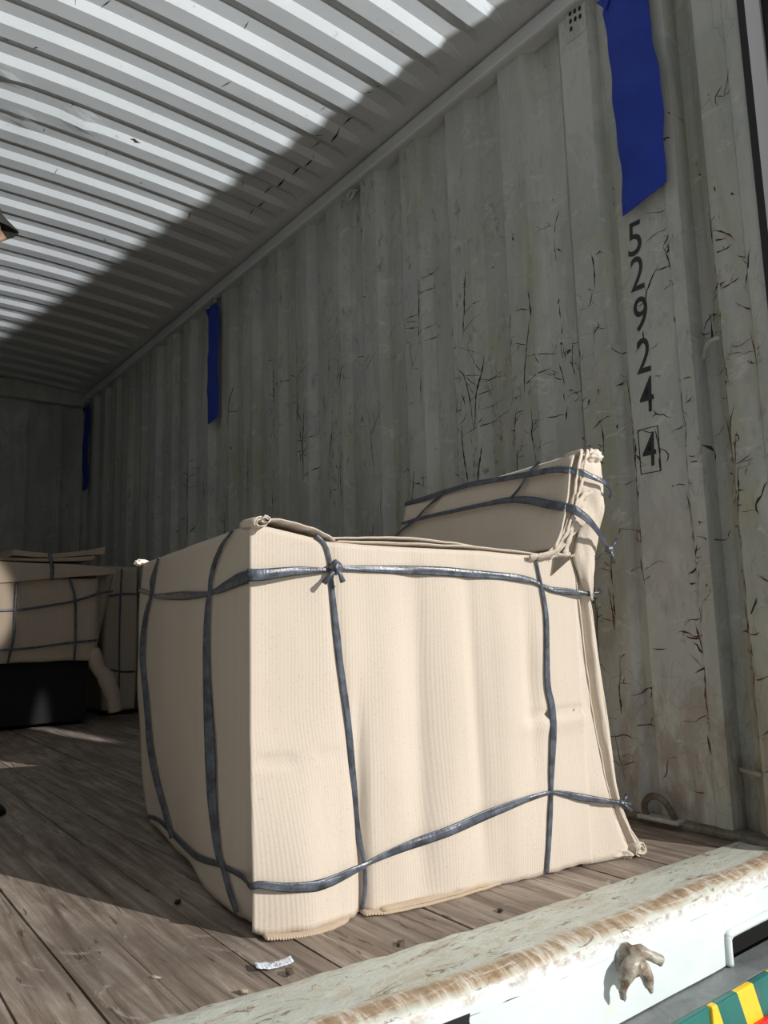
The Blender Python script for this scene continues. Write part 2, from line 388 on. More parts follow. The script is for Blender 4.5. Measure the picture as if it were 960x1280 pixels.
for y0 in [1.753+PER*i for i in range(-1, 17)]:         # grime caught along every fold
    za = 0.03
    while za < 2.50:
        zb = min(2.52, za+random.uniform(0.1, 0.5)); wd = random.uniform(0.0015, 0.005); n = 8; q0 = None
        for i in range(n+1):
            z = za+(zb-za)*i/n; w_ = wd*(0.4+0.6*random.random()); yy = y0+0.0015*nz(z, y0, 0, 9)
            a = bm.verts.new((wall_x(yy-w_)-0.0006, yy-w_, z)); b = bm.verts.new((wall_x(yy+w_)-0.0006, yy+w_, z))
            if q0: bm.faces.new((q0[0], q0[1], b, a)).material_index = 3
            q0 = (a, b)
        za = zb+random.choice((0.0, 0.0, 0.03, 0.08))
wall_right = struct('wall_right', bm, [MW, M_crack, M_rust, M_grime])

# left wall, mirrored profile
bm = bmesh.new()
wall_sheet(bm, [(XL-recess(y), y) for y in breakpoints(YF, YB, 1.75, PER)], zs, True)
box(bm, XL-0.10, XL-0.075, YF, YB, -0.05, ZT+0.05)
struct('wall_left', bm, MW)
# back wall: wide recessed panels and the corner post
bm = bmesh.new()
xs = []; x = XL-0.04
prof = [(XL, 0), (-0.2, 0), (-0.19, .045), (-0.04, .045), (0.02, 0), (0.30, 0), (0.31, .045), (0.45, .045), (0.51, 0), (0.86, 0), (0.87, .045), (1.01, .045), (1.07, 0),
        (1.20, 0), (1.215, .0), (1.450, 0.0), (1.458, .045), (1.62, .045), (1.66, 0.0), (1.725, 0), (1.735, .06), (1.86, .06), (1.94, .02)]
rows = [[bm.verts.new((x, YB+d, z)) for (x, d) in prof] for z in (0, 0.5, 1.0, 1.5, 2.0, 2.60)]
for a, b in zip(rows, rows[1:]):
    for i in range(len(prof)-1): bm.faces.new((a[i], a[i+1], b[i+1], b[i]))
box(bm, XL-0.1, XR+0.1, YB+0.09, YB+0.12, -0.05, 2.75)
struct('wall_back', bm, MW)
bm = bmesh.new(); box(bm, XL-0.02, XR-0.01, YB-0.07, YB+0.02, 2.505, 2.66, 0, 0.008)
struct('trim_1', bm, MW)

# corrugated, slightly cambered roof
def roof_z(x, y):
    c = 2.60+0.075*(1-((x-0.725)/1.175)**2)
    k = (y-2.583) % 0.2105
    if k < 0.0225: h = 0.5+k/0.045
    elif k < 0.090: h = 1
    elif k < 0.120: h = 1-(k-0.090)/0.030
    elif k < 0.188: h = 0
    else: h = (k-0.188)/0.045
    a = sstep(0.0, 0.12, min(XR-0.05-x, x-XL-0.05))
    sag = 0.006*nz(x, y, 0, 1.3)
    return c+0.021*(h*a+0.5*(1-a)) + sag
bm = bmesh.new()
ry = set()
k = -10
while 2.583+0.2105*k < YB+0.3:
    for o in (-0.0225, 0.0225, 0.055, 0.090, 0.105, 0.120, 0.155):
        v = 2.583+0.2105*k+o
        if YF-0.02 < v < YB+0.08: ry.add(round(v, 4))
    k += 1
ry = sorted(ry|{YF-0.02, YB+0.08})
rx = [XL-0.08+i*(XR-XL+0.16)/48 for i in range(49)]
def dents(x, y):
    d = 0
    for (cx, cy, r, a) in ((0.62, 3.25, 0.05, 0.014), (0.82, 3.10, 0.05, 0.014), (0.52, 3.0, 0.04, 0.010)):
        q = ((x-cx)**2+(y-cy)**2)/(r*r); d += a*math.exp(-q)
    return d
rr = [[bm.verts.new((x, y, roof_z(x, y)-dents(x, y))) for x in rx] for y in ry]
for a, b in zip(rr, rr[1:]):
    for i in range(len(rx)-1): bm.faces.new((a[i], b[i], b[i+1], a[i+1]))
box(bm, XL-0.12, XR+0.12, YF-0.02, YB+0.12, 2.74, 2.77)
# roof scratches: short dark scuffs
def roof_mark(x, y, ang, L, wd):
    n = 6; A = []; B = []
    for i in range(n+1):
        t = i/n; xx = x+math.cos(ang)*L*t; yy = y+math.sin(ang)*L*t+0.004*random.uniform(-1, 1)
        nx, ny = -math.sin(ang)*wd*(1-abs(2*t-1)), math.cos(ang)*wd*(1-abs(2*t-1))
        A.append(bm.verts.new((xx+nx, yy+ny, roof_z(xx+nx, yy+ny)-dents(xx, yy)-0.0015))); B.append(bm.verts.new((xx-nx, yy-ny, roof_z(xx-nx, yy-ny)-dents(xx, yy)-0.0015)))
    for i in range(n): bm.faces.new((A[i], B[i], B[i+1], A[i+1])).material_index = 1
for _ in range(34):
    roof_mark(random.uniform(0.35, 1.75), random.uniform(1.9, 5.0), random.gauss(PI/2, 0.5), random.uniform(0.02, 0.07), random.uniform(0.0008, 0.003))
roof_mark(1.02, 3.10, 0.15, 0.05, 0.006)
for i in range(9): roof_mark(1.69+random.uniform(-0.01, 0.02), 2.35+i*0.11, PI/2+random.uniform(-0.15, 0.15), 0.10, random.uniform(0.002, 0.006))
struct('ceiling', bm, [MR, M_crack])
# top rail, other rail, header over the doorway
bm = bmesh.new(); box(bm, 1.872, 1.945, YF, YB, 2.532, 2.598, 0, 0.010); struct('trim_2', bm, MR)
bm = bmesh.new(); box(bm, XL-0.045, XL+0.028, YF, YB, 2.532, 2.598, 0, 0.010); struct('trim_3', bm, MR)
bm = bmesh.new(); box(bm, XL-0.1, XR+0.1, YF-0.07, YF+0.02, 2.53, 2.77, 0, 0.010); struct('trim_4', bm, MR)
# lower rail along the foot of the right wall (sits in the corner, dark colour stands in for the shaded strip there)
bm = bmesh.new(); box(bm, 1.880, 1.945, 0.95, YB, 0.0, 0.022, 0, 0.008); struct('baseboard_right', bm, rusty('shaded_bottom_rail', (0.07, 0.06, 0.05), (0.16, 0.15, 0.12)))

def sill_dy(x): return lerp_tab([(0.30, 0.075), (0.45, 0.055), (0.69, 0.022), (0.83, 0.012), (1.11, 0.0), (1.9, 0.0)], x)
def joint_y(x): return lerp_tab([(0.2, 1.185), (0.45, 1.162), (0.83, 1.124), (1.11, 1.099), (1.84, 1.077)], x)
# floor of boards running into the container
bm = bmesh.new()
x = XL
while x < XR-0.02:
    wd = random.choice((0.105, 0.125, 0.145, 0.15)); x1 = min(x+wd, XR+0.02)
    dz = random.uniform(-0.0015, 0.0015)
    y0 = joint_y((x+x1)/2)-0.006+random.uniform(-0.004, 0.004)
    n = 60; pts = []
    g = random.uniform(0.0008, 0.003)
    A = [bm.verts.new((x+g+0.002*nz(0, y0+i*0.1, x*9, 3), y0+i*(YB-y0)/n, dz)) for i in range(n+1)]
    B = [bm.verts.new((x1-g+0.002*nz(5, y0+i*0.1, x*9, 3), y0+i*(YB-y0)/n, dz)) for i in range(n+1)]
    A2 = [bm.verts.new(v.co-Vector((0, 0, 0.02))) for v in A]; B2 = [bm.verts.new(v.co-Vector((0, 0, 0.02))) for v in B]
    for i in range(n):
        bm.faces.new((A[i], B[i], B[i+1], A[i+1])); bm.faces.new((A2[i], A[i], A[i+1], A2[i+1])); bm.faces.new((B[i], B2[i], B2[i+1], B[i+1]))
    bm.faces.new((A2[0], B2[0], B[0], A[0]))
    x = x1
box(bm, XL-0.1, XR+0.1, 1.0, YB+0.1, -0.06, -0.018, 1)
struct('floor', bm, [MP, M_black])

# door sill: steel top plate, rolled worn edge, tall white front face with the forklift pocket cut in it
bm = bmesh.new()
def sill_z(x, y): return 0.004+0.0025*nz(x, y, 0, 9)-0.0035*sstep(1.08, 1.12, y)+0.004*math.sin(x*2.2)
prof = [(1.122+0.0, 0.002), (1.10, 0.005), (1.05, 0.004), (1.00, 0.006), (0.965, 0.008), (0.945, 0.004), (0.934, -0.006), (0.929, -0.020), (0.929, -0.035)]
n = 160; rows = []
for i in range(n+1):
    x = XL-0.1+(XR+0.1-XL+0.1)*i/n
    wob = 0.003*nz(x*7, 1, 0)+0.0015*nz(x*40, 3, 0)
    rows.append([bm.verts.new((x, (joint_y(x)+0.008*nz(x*16, 8, 0) if j == 0 else y+sill_dy(x)+(joint_y(x)-1.122-sill_dy(x))*max(0, 1-j/3)+wob*(1 if j > 3 else 0)), z+0.0018*nz(x*25, j*2.0, 0))) for j, (y, z) in enumerate(prof)])
for a, b in zip(rows, rows[1:]):
    for j in range(len(prof)-1): bm.faces.new((a[j], a[j+1], b[j+1], b[j])).material_index = 0 if j < 6 else 1
# front face with pocket opening x 1.558..1.93, z -0.145..-0.088
def panel(x0, x1, z0, z1, y=0.929):
    nx = max(2, int((x1-x0)/0.03)); nz_ = max(2, int((z1-z0)/0.02))
    grid(bm, nx+1, nz_+1, lambda a, b: (x0+(x1-x0)*a, y+sill_dy(x0+(x1-x0)*a)+0.004*nz((x0+(x1-x0)*a), (z0+(z1-z0)*b)*2, 2, 6)*min(1, (1-b)*4), z0+(z1-z0)*b), 1)
panel(XL-0.1, 1.552, -0.146, -0.035); panel(1.552, 2.0, -0.088, -0.035)
door_sill = struct('trim_5', bm, [MS, MF], smooth=True)
bm = bmesh.new()                                         # raised white bead round the pocket
pb = [(1.556, 0.926, -0.146), (1.556, 0.926, -0.10), (1.562, 0.926, -0.092), (1.60, 0.926, -0.088), (2.0, 0.926, -0.088)]
tube(bm, catmull(pb, 6), 0.009, 8)
obj('pocket_bead', bm, MF, door_sill, True)
bm = bmesh.new(); box(bm, XL-0.1, 2.0, 1.02, 1.05, -0.30, -0.03)
box(bm, 1.53, 1.552, 0.935, 1.05, -0.30, -0.088); box(bm, XL-0.1, 2.0, 0.94, 1.05, -0.05, -0.03)
obj('pocket_shade_lining', bm, M_black, door_sill)  # added lining, black for the shade inside the pocket

# corner post outer face, gasket, folded-back door
bm = bmesh.new()
box(bm, 1.895, 2.04, 0.855, 0.875, 0.0, 2.6)
box(bm, 2.0, 2.055, 0.80, 0.86, 0.0, 2.6, 0, 0.006); box(bm, 2.058, 2.10, 0.79, 0.86, 0.0, 2.6, 0, 0.012)
struct('trim_6', bm, M_dark)
door = bpy.data.objects.new('door_1', None); C.objects.link(door); door['kind'] = 'structure'
bm = bmesh.new(); box(bm, 2.125, 2.23, 0.80, 1.95, 0.02, 2.56, 0, 0.006); obj('door_panel', bm, M_post, door)
bm = bmesh.new(); box(bm, 2.10, 2.25, 0.775, 0.80, 0.02, 1.64, 0, 0.006); box(bm, 2.13, 2.22, 0.755, 0.775, 1.1, 1.5, 0, 0.005); obj('lower_edge_plate', bm, M_dark, door)
bm = bmesh.new(); box(bm, 2.19, 2.245, 0.782, 0.80, 0.02, 2.56, 0, 0.003); obj('door_edge_strip', bm, M_tan, door)
bm = bmesh.new(); box(bm, 2.07, 2.12, 0.81, 0.85, 0.02, 2.56); obj('gasket', bm, M_dark, door)
for zc in (0.35, 1.0, 1.72, 2.35):
    bm = bmesh.new(); tube(bm, [(2.12, 0.785, zc-0.06), (2.12, 0.785, zc+0.06)], 0.022, 16)
    box(bm, 2.06, 2.2, 0.79, 0.80, zc-0.045, zc+0.045, 0, 0.003); obj('hinge', bm, M_dark, door, True)

# vent cover with ten holes, pressed into the wall
bm = bmesh.new(); vx = wall_x(1.40)
box(bm, vx-0.003, vx+0.01, 1.352, 1.432, 2.43, 2.56, 0, 0.002)
hole = [(r, c) for r in range(3) for c in range(3)]+[(3, 2)]
vent = obj('vent_cover', bm, MW, wall_right)
bm = bmesh.new()
for r, c in hole:
    cy, cz = 1.372+c*0.019, 2.545-r*0.028+c*0.004
    vs = [bm.verts.new((vx-0.0045, cy+0.0058*math.cos(a*PI/6), cz+0.009*math.sin(a*PI/6))) for a in range(12)]
    bm.faces.new(vs)
obj('vent_holes', bm, M_black, vent)

# stencilled number running down beside the corner post
def digit(ch, yc, zb, hgt, wid_):
    cu = bpy.data.curves.new('t', 'FONT'); cu.body = ch; cu.size = 1.0; cu.offset = 0.004
    to = bpy.data.objects.new('t', cu); C.objects.link(to)
    dg = bpy.context.evaluated_depsgraph_get(); me = bpy.data.meshes.new_from_object(to.evaluated_get(dg))
    bpy.data.objects.remove(to)
    xs_ = [v.co.x for v in me.vertices]; ys_ = [v.co.y for v in me.vertices]
    x0, x1, y0, y1 = min(xs_), max(xs_), min(ys_), max(ys_)
    for v in me.vertices:
        a = (v.co.x-x0)/(x1-x0)-0.5; b = (v.co.y-y0)/(y1-y0)
        yy = yc-a*wid_-(b-0.5)*0.006
        v.co = Vector((wall_x(yy)-0.0012, yy, zb+b*hgt))
    me.name = 'number_marking'; me.materials.clear(); me.materials.append(M_ink)
    o = bpy.data.objects.new('number_marking', me); C.objects.link(o); o.parent = wall_right
for ch, zt in (('5', 1.722), ('2', 1.613), ('9', 1.487), ('2', 1.361), ('4', 1.243)):
    digit(ch, 1.245, zt-0.104, 0.104, 0.046)
digit('4', 1.250, 0.982, 0.098, 0.044)
bm = bmesh.new()
for (a, b, c, d) in ((1.284, 1.281, 0.962, 1.094), (1.217, 1.220, 0.962, 1.094), (1.217, 1.284, 0.962, 0.9645), (1.217, 1.284, 1.0915, 1.094)):
    y0, y1 = min(a, b), max(a, b)
    bm.faces.new([bm.verts.new((wall_x(y)-0.0012, y, z)) for y, z in ((y0, c), (y1, c), (y1, d), (y0, d))])
obj('number_frame_marking', bm, M_ink, wall_right)
bm = bmesh.new(); tube(bm, catmull([(1.955, 1.09, 1.262), (1.93, 1.07, 1.268), (1.905, 1.05, 1.275), (1.895, 1.03, 1.282), (1.90, 1.01, 1.285)], 5), 0.006, 8)
obj('lashing_bar', bm, MW, wall_right, True)
bm = bmesh.new(); tube(bm, catmull([(1.955, 1.09, 0.165), (1.925, 1.06, 0.168), (1.905, 1.03, 0.170), (1.90, 1.005, 0.168)], 5), 0.006, 8)
obj('lashing_bar', bm, MW, wall_right, True)

# ------------------------------------------------------------------ truck deck below and the yard
truck = thing('truck_bed', 'dark green truck bed edge with yellow hazard stripes under the white container sill', 'truck', (0, 0, -0.146))
truck.location = (0, 0, 0)
bm = bmesh.new()
box(bm, -1.2, 3.2, 0.872, 0.945, -0.32, -0.149, 0, 0.004); obj('deck', bm, ML, truck)
bm = bmesh.new(); box(bm, -1.2, 3.2, 0.945, 7.2, -0.34, -0.165); obj('deck_in_shade', bm, M_black, truck)  # deck below the container, its shade put into the black colour
bm = bmesh.new()
box(bm, -1.2, 1.370, 0.862, 0.874, -0.30, -0.1475, 0, 0.003); box(bm, 1.373, 3.2, 0.858, 0.872, -0.30, -0.1475, 0, 0.003); obj('striped_side_panel', bm, MHZ, truck)
bm = bmesh.new(); box(bm, 1.40, 1.95, 0.848, 0.858, -0.275, -0.215, 0, 0.002); obj('red_reflector', bm, M_red, truck)['label'] = 'red reflective strip'
bm = bmesh.new(); tube(bm, [(1.452, 0.86, -0.212), (1.452, 0.842, -0.212)], 0.006, 12); obj('bolt', bm, ML, truck, True)
bm = bmesh.new(); box(bm, -1.0, 3.0, 1.3, 7.0, -0.62, -0.33, 0, 0.01); obj('chassis', bm, M_black, truck)
for (wx, wy) in ((-0.2, 5.6), (1.75, 5.6), (-0.2, 4.4), (1.75, 4.4)):
    bm = bmesh.new()
    pr = [(0.0, 0.0), (0.16, 0.0), (0.17, 0.02), (0.25, 0.04), (0.30, 0.06), (0.42, 0.05), (0.45, 0.02), (0.45, -0.22), (0.42, -0.25), (0.0, -0.25)]
    grid(bm, 28, len(pr), lambda a, b: (wx-pr[round(b*(len(pr)-1))][1], wy+pr[round(b*(len(pr)-1))][0]*math.cos(2*PI*a), -0.85+pr[round(b*(len(pr)-1))][0]*math.sin(2*PI*a)), 0, True)
    bmesh.ops.remove_doubles(bm, verts=bm.verts, dist=0.0005)
    obj('wheel', bm, M_dark, truck, True)
bm = bmesh.new(); grid(bm, 41, 41, lambda a, b: (-25+55*a, -35+60*b, -1.3+0.01*nz(a*60, b*60)), 0); struct('ground', bm, M_yard)

# ------------------------------------------------------------------ lashing rings and the claw hook
def ring(name, label, loc, r, wire, nrm, tilt=0.0, plate=True, mat=MW):
    t = thing(name, label, 'ring', loc)
    nrm = Vector(nrm).normalized(); zz = Vector((0, 0, 1)) if abs(nrm.z) < 0.9 else Vector((0, 1, 0))
    sx = nrm.cross(zz).normalized(); out = nrm
    if plate:
        bm = bmesh.new()
        tube(bm, [out*(-0.012)+zz*r*0.9-sx*0.02, out*0.010+zz*r*1.0, out*(-0.012)+zz*r*0.9+sx*0.02], 0.008, 8); obj('ring_bracket', bm, mat, t, True)
    bm = bmesh.new(); pts = []
    for i in range(21):
        a = PI*2*i/20
        pts.append(sx*math.sin(a)*r+zz*math.cos(a)*r+out*(0.012+0.25*r*(1-math.cos(a))*math.sin(tilt)))
    tube(bm, pts, wire, 8, cap=False); obj('ring', bm, mat, t, True); return t
ring('lashing_ring', 'grey steel lashing ring under the top rail with nothing hanging from it', (1.898, 2.66, 2.49), 0.024, 0.006, (-1, 0, 0), 0.6)
ring('lashing_ring', 'small lashing ring holding the middle blue strip under the rail', (1.885, 4.08, 2.505), 0.022, 0.0045, (-1, 0, 0), 0.4)
ring('lashing_ring', 'small lashing ring holding the farthest blue strip by the back corner', (1.885, 6.66, 2.505), 0.020, 0.0045, (-1, 0, 0), 0.4)
t = thing('floor_lashing_ring', 'rusty half ring lashing point low on the wall above the floor', 'ring', (1.880, 1.282, -0.025))
bm = bmesh.new()
tube(bm, catmull([(0.0, 0.042, 0.045), (-0.012, 0.040, 0.075), (-0.016, 0.022, 0.10), (-0.016, 0.0, 0.106), (-0.016, -0.024, 0.098), (-0.012, -0.040, 0.075), (0.0, -0.044, 0.045)], 5), 0.009, 10)
obj('ring', bm, rusty('dirty_ring_steel', (0.05, 0.03, 0.02), (0.16, 0.14, 0.11)), t, True)
bm = bmesh.new(); box(bm, -0.02, 0.02, -0.062, 0.062, 0.040, 0.052, 0, 0.004); obj('ring_plate', bm, MW, t)

# claw shaped hook welded on the sill face
hook = thing('claw_hook', 'rusty three pronged claw hook welded to the white sill face', 'hook', (1.222, 0.926, -0.052))
bm = bmesh.new()
def prong(pts, rad): tube(bm, catmull(pts, 5), [lerp_tab([(0, rad[0]), (0.5, rad[1]), (1, rad[2])], i/(len(pts)*5-5)) for i in range(len(pts)*5-4)], 12)
prong([(0.002, 0.012, 0.010), (-0.004, -0.014, 0.014), (-0.010, -0.026, 0.010)], (0.022, 0.020, 0.014))
prong([(0.000, -0.026, 0.012), (-0.018, -0.030, 0.012), (-0.034, -0.028, 0.002), (-0.044, -0.024, -0.016), (-0.045, -0.020, -0.044)], (0.014, 0.015, 0.0035))
prong([(-0.014, -0.018, 0.022), (0.002, -0.030, 0.025), (0.018, -0.040, 0.017), (0.034, -0.050, 0.008)], (0.011, 0.011, 0.009))
prong([(-0.018, -0.028, 0.008), (-0.006, -0.036, 0.002), (0.003, -0.040, -0.012), (0.008, -0.040, -0.030), (0.014, -0.040, -0.037)], (0.018, 0.011, 0.003))
for v in bm.verts:
    n_ = nz(v.co.x, v.co.y, v.co.z, 70)*0.0035; v.co += Vector((n_, n_*0.6, n_))
obj('claw', bm, M_hook, hook, True)
bm = bmesh.new(); tube(bm, [(0, 0.006, 0.004), (0, -0.006, 0.004)], [0.030, 0.024], 18); obj('weld_base', bm, MF, hook, True)

# ------------------------------------------------------------------ blue desiccant strips
def blue_strip(label, yc, z0, z1, wdt, sway, tip, group='blue strips hanging along the right wall', lean=0.0):
    t = thing('desiccant_strip', label, 'desiccant bag', (XR-0.022, yc, z1), 0, group)
    bm = bmesh.new(); H = z1-z0
    def ctr(f): return lean*f+0.006*math.sin(f*7+sway)
    def hw(f): return wdt/2*(1+0.05*math.sin(f*11+sway*3)+0.03*math.sin(f*29))*(1.0 if f > 0.06 else 0.55+0.45*f/0.06)
    for side in (-1, 1):
        def fn(a, b):
            f = b; y = ctr(f)+hw(f)*(2*a-1)
            z = -H*f*(1-tip*(1-a))
            th = 0.010*math.sqrt(max(0, 1-(2*a-1)**2))*(1+0.5*math.sin(f*23+a*4))*min(1, (1-f)*18+0.1)*min(1, f*12+0.15)
            return (-0.002+side*(th+0.0006)*(1 if side < 0 else 0.5)+0.004*math.sin(f*9), y, z)
        grid(bm, 11, 60, fn)
    bmesh.ops.remove_doubles(bm, verts=bm.verts, dist=0.0003)
    obj('bag', bm, MB, t, True)
    bm = bmesh.new()
    tube(bm, catmull([(-0.004, 0, 0.04), (-0.006, 0.006, 0.015), (-0.003, -0.004, -0.02)], 5), 0.004, 8); obj('hanging_tie', bm, MST, t, True)
    bm = bmesh.new(); f0 = 0.028
    vs = [(-0.010, ctr(f0)+wdt*0.28, -H*0.02), (-0.012, ctr(f0)+wdt*0.62, -H*0.012), (-0.010, ctr(f0)+wdt*0.42, -H*0.075)]
    a = [bm.verts.new(v) for v in vs]; b = [bm.verts.new((v[0]+0.004, v[1], v[2])) for v in vs]
    bm.faces.new(a); bm.faces.new(b[::-1])
    for i in range(3): bm.faces.new((a[i], b[i], b[(i+1)%3], a[(i+1)%3]))
    obj('folded_corner', bm, MB, t); return t
blue_strip('blue cloth desiccant strip nearest the camera, above the stencilled digits', 1.190, 1.735, 2.47, 0.152, 0.5, 0.050, lean=-0.012)
blue_strip('middle blue desiccant strip, hanging about halfway down the container wall', 4.108, 1.757, 2.49, 0.145, 1.9, 0.02)
blue_strip('farthest blue desiccant strip, beside the back corner of the container', 6.66, 1.74, 2.49, 0.150, 3.1, 0.01)

# ------------------------------------------------------------------ straps
def ribbon(name, pts, nrms, wid, parent, mat=MST, th=0.0016, seed=1, sub=6):
    """flat crumpled plastic strap along pts; nrms = outward normal per point, wid = width per point"""
    n0 = len(pts); P = catmull(pts, sub); Nn = []; W = []
    for i in range(len(P)):
        f = i/sub; a = min(int(f), n0-1); b = min(a+1, n0-1); q = f-a
        Nn.append((Vector(nrms[a])*(1-q)+Vector(nrms[b])*q).normalized()); W.append(wid[a]*(1-q)+wid[b]*q)
    bm = bmesh.new(); rings = []; K = 7
    for i, p in enumerate(P):
        t = (P[min(i+1, len(P)-1)]-P[max(i-1, 0)]).normalized(); s = t.cross(Nn[i]).normalized(); ring_ = []
        for k in range(K):
            f = 2*k/(K-1)-1
            h = th*(1.0+1.9*nz(k*1.7, i*0.16, seed*3.1))*(1-0.75*abs(f))+0.0006
            h += 0.12*(0.013-W[i])*(1-f*f) if W[i] < 0.013 else 0
            ring_.append(bm.verts.new(p+s*W[i]/2*f+Nn[i]*h))
        for k in range(K-2, 0, -1):
            f = 2*k/(K-1)-1; ring_.append(bm.verts.new(p+s*W[i]/2*f-Nn[i]*0.0008))
        rings.append(ring_)
    m_ = len(rings[0])
    for a, b in zip(rings, rings[1:]):
        for k in range(m_): bm.faces.new((a[k], a[(k+1)%m_], b[(k+1)%m_], b[k]))
    bm.faces.new(rings[0][::-1]); bm.faces.new(rings[-1])
    return obj(name, bm, mat, parent, True)
def knot(parent, p, r=0.012, tails=((0.02, 0, -0.02), (-0.02, 0, -0.015)), seed=0):
    bm = bmesh.new(); p = Vector(p)
    bmesh.ops.create_icosphere(bm, subdivisions=3, radius=r)
    for v in bm.verts:
        d = v.co.normalized(); v.co = v.co*(1+0.45*nz(d.x+seed, d.y, d.z, 2.6)); v.co += p
    for tl in tails:
        tl = Vector(tl); tube(bm, [p, p+tl*0.5+Vector((0, -0.004, 0)), p+tl], [r*0.55, r*0.35, r*0.5], 6)
    return obj('knot', bm, MST, parent, True)

# ------------------------------------------------------------------ the big wrapped armchair
AZC = math.atan2(-0.17532, 0.98451)
chair = thing('wrapped_armchair', 'large cardboard-wrapped armchair tied with dark straps, standing sunlit near the doorway', 'armchair', (0.71, 1.335, 0), AZC)
TOPS = [(-0.04, 0.757), (0.0, 0.758), (0.04, 0.750), (0.095, 0.738), (0.144, 0.727), (0.216, 0.722), (0.31, 0.719), (0.51, 0.715), (0.62, 0.708), (0.72, 0.707), (0.82, 0.712)]
def side_off(s, z):                # outward (towards -t) offset of the long sunlit panel
    low = 1-sstep(0.0, 0.42, z)
    o = 0.030*low*math.exp(-((s-0.085)/0.075)**2)                    # rolled corner flap
    o -= 0.020*(1-sstep(0.15, 0.5, z))*math.exp(-((s-0.205)/0.014)**2)      # crease beside it
    mid = math.sin(PI*min(1, max(0, z/0.70)))**0.7
    o += mid*(0.006*math.cos((s-0.26)*2*PI/0.17)*sstep(0.2, 0.3, s)*(1-sstep(0.5, 0.62, s)))
    o -= mid*0.008*math.exp(-((s-0.345)/0.022)**2)+mid*0.009*math.exp(-((s-0.475-0.03*(0.7-z))/0.018)**2)
    o += 0.010*math.exp(-((s-0.55)/0.07)**2)*mid
    o += 0.012*low*math.exp(-((s-0.40)/0.06)**2)
    o -= 0.014*(1-sstep(-0.04, 0.20, s))*sstep(0.1, 0.4, z)
    # dent and pinch on the right
    o -= 0.012*math.exp(-((s-0.635)/0.02)**2-((z-0.42)/0.16)**2)
    o -= 0.010*math.exp(-((z-(0.338+0.06*(s-0.62)))/0.006)**2)*sstep(0.59, 0.63, s)*(1-sstep(0.77, 0.8, s))
    o += 0.005*math.exp(-((z-(0.320+0.06*(s-0.62)))/0.02)**2)*sstep(0.59, 0.63, s)
    # score lines on the corner flap
    o -= 0.007*math.exp(-((z-0.303)/0.005)**2)*(1-sstep(0.05, 0.09, s))
    o -= 0.003*math.exp(-((z-0.308)/0.004)**2)*sstep(0.10, 0.12, s)*(1-sstep(0.15, 0.19, s))
    # straps pull the board in a little
    o -= 0.004*math.exp(-((s-(0.155+0.05*(0.6-z)/0.5))/0.012)**2)*sstep(0.05, 0.3, z)
    o += 0.0016*nz(s*4, z*3, 1, 3)+0.0012*math.sin(s*90)*0.25*low
    return o
def side_bot(s):
    return max(0.001, 0.004+0.003*math.sin(s*19)+0.022*math.exp(-((s+0.035)/0.022)**2)*0.9+0.004*nz(s*30, 2, 0))
def side_pt(s, z, lift=0.0): return Vector((s, -side_off(s, z)-lift, z))
def left_off(t, z):               # outward (towards -s) offset of the shaded panel
    b = 0.016*math.sin(PI*min(1, max(0, z/0.76)))*math.sin(PI*min(1, max(0, t/1.08)))
    b += 0.020*(1-sstep(0.0, 0.35, z))*math.exp(-((t-0.25)/0.2)**2)
    b -= 0.010*math.exp(-((t-0.06)/0.03)**2)*(1-sstep(0.1, 0.5, z))
    b += 0.004*nz(t*3, z*3, 5, 2)
    return b
def left_edge(z): return lerp_tab([(0, 0.885), (0.05, 0.955), (0.17, 1.043), (0.40, 1.112), (0.58, 1.115), (0.764, 1.072)], z)
def left_bot(t): return 0.006+0.010*sstep(0.05, 0.5, t)+0.004*math.sin(t*16)
def left_pt(t, z, lift=0.0): return Vector((-0.037*t-0.012*(1-sstep(0.0, 0.06, t))*0-left_off(t, z)-lift, t, z))
# body: outer loop of the four panels
bm = bmesh.new()
NZ = 60
def top_at(s): return lerp_tab(TOPS, s)
cols = []
for i in range(40):               # shaded panel, back to front
    f = i/39; cols.append(('L', 1-f))
for i in range(1, 7): cols.append(('K', i/7))
for i in range(130): cols.append(('S', -0.018+0.803*i/129))
for i in range(1, 30): cols.append(('B', i/30))
for i in range(1, 30): cols.append(('F', i/30))
def col_pt(c, g):
    k, f = c
    if k == 'L':
        z = left_bot(f*1.0)+(0.765-left_bot(f*1.0))*g
        t = 0.03+(left_edge(z)-0.03)*f
        return left_pt(t, z)
    if k == 'S':
        z0 = side_bot(f); z = z0+(top_at(f)-z0)*g; return side_pt(f, z)
    if k == 'K':
        a = col_pt(('L', 0), g); b = col_pt(('S', -0.018), g)
        p = a.lerp(b, f); c_ = Vector((min(a.x, b.x)-0.004, b.y-0.004, p.z)); w_ = 2*f*(1-f)
        return p*(1-w_)+c_*w_
    if k == 'B':
        z = 0.002+0.705*g; a = Vector((0.785, 0.0, z)); b = Vector((0.785, 0.90, z)); return a.lerp(b, f)+Vector((0.01*math.sin(f*PI), 0, 0))
    z = 0.004+0.755*g; a = Vector((0.785, 0.90, z*0.93)); b = Vector((-0.037, left_edge(z), z)); return a.lerp(b, f)
rows = [[bm.verts.new(col_pt(c, j/NZ)) for c in cols] for j in range(NZ+1)]
N = len(cols)
for a, b in zip(rows, rows[1:]):
    for i in range(N): bm.faces.new((a[i], a[(i+1)%N], b[(i+1)%N], b[i]))
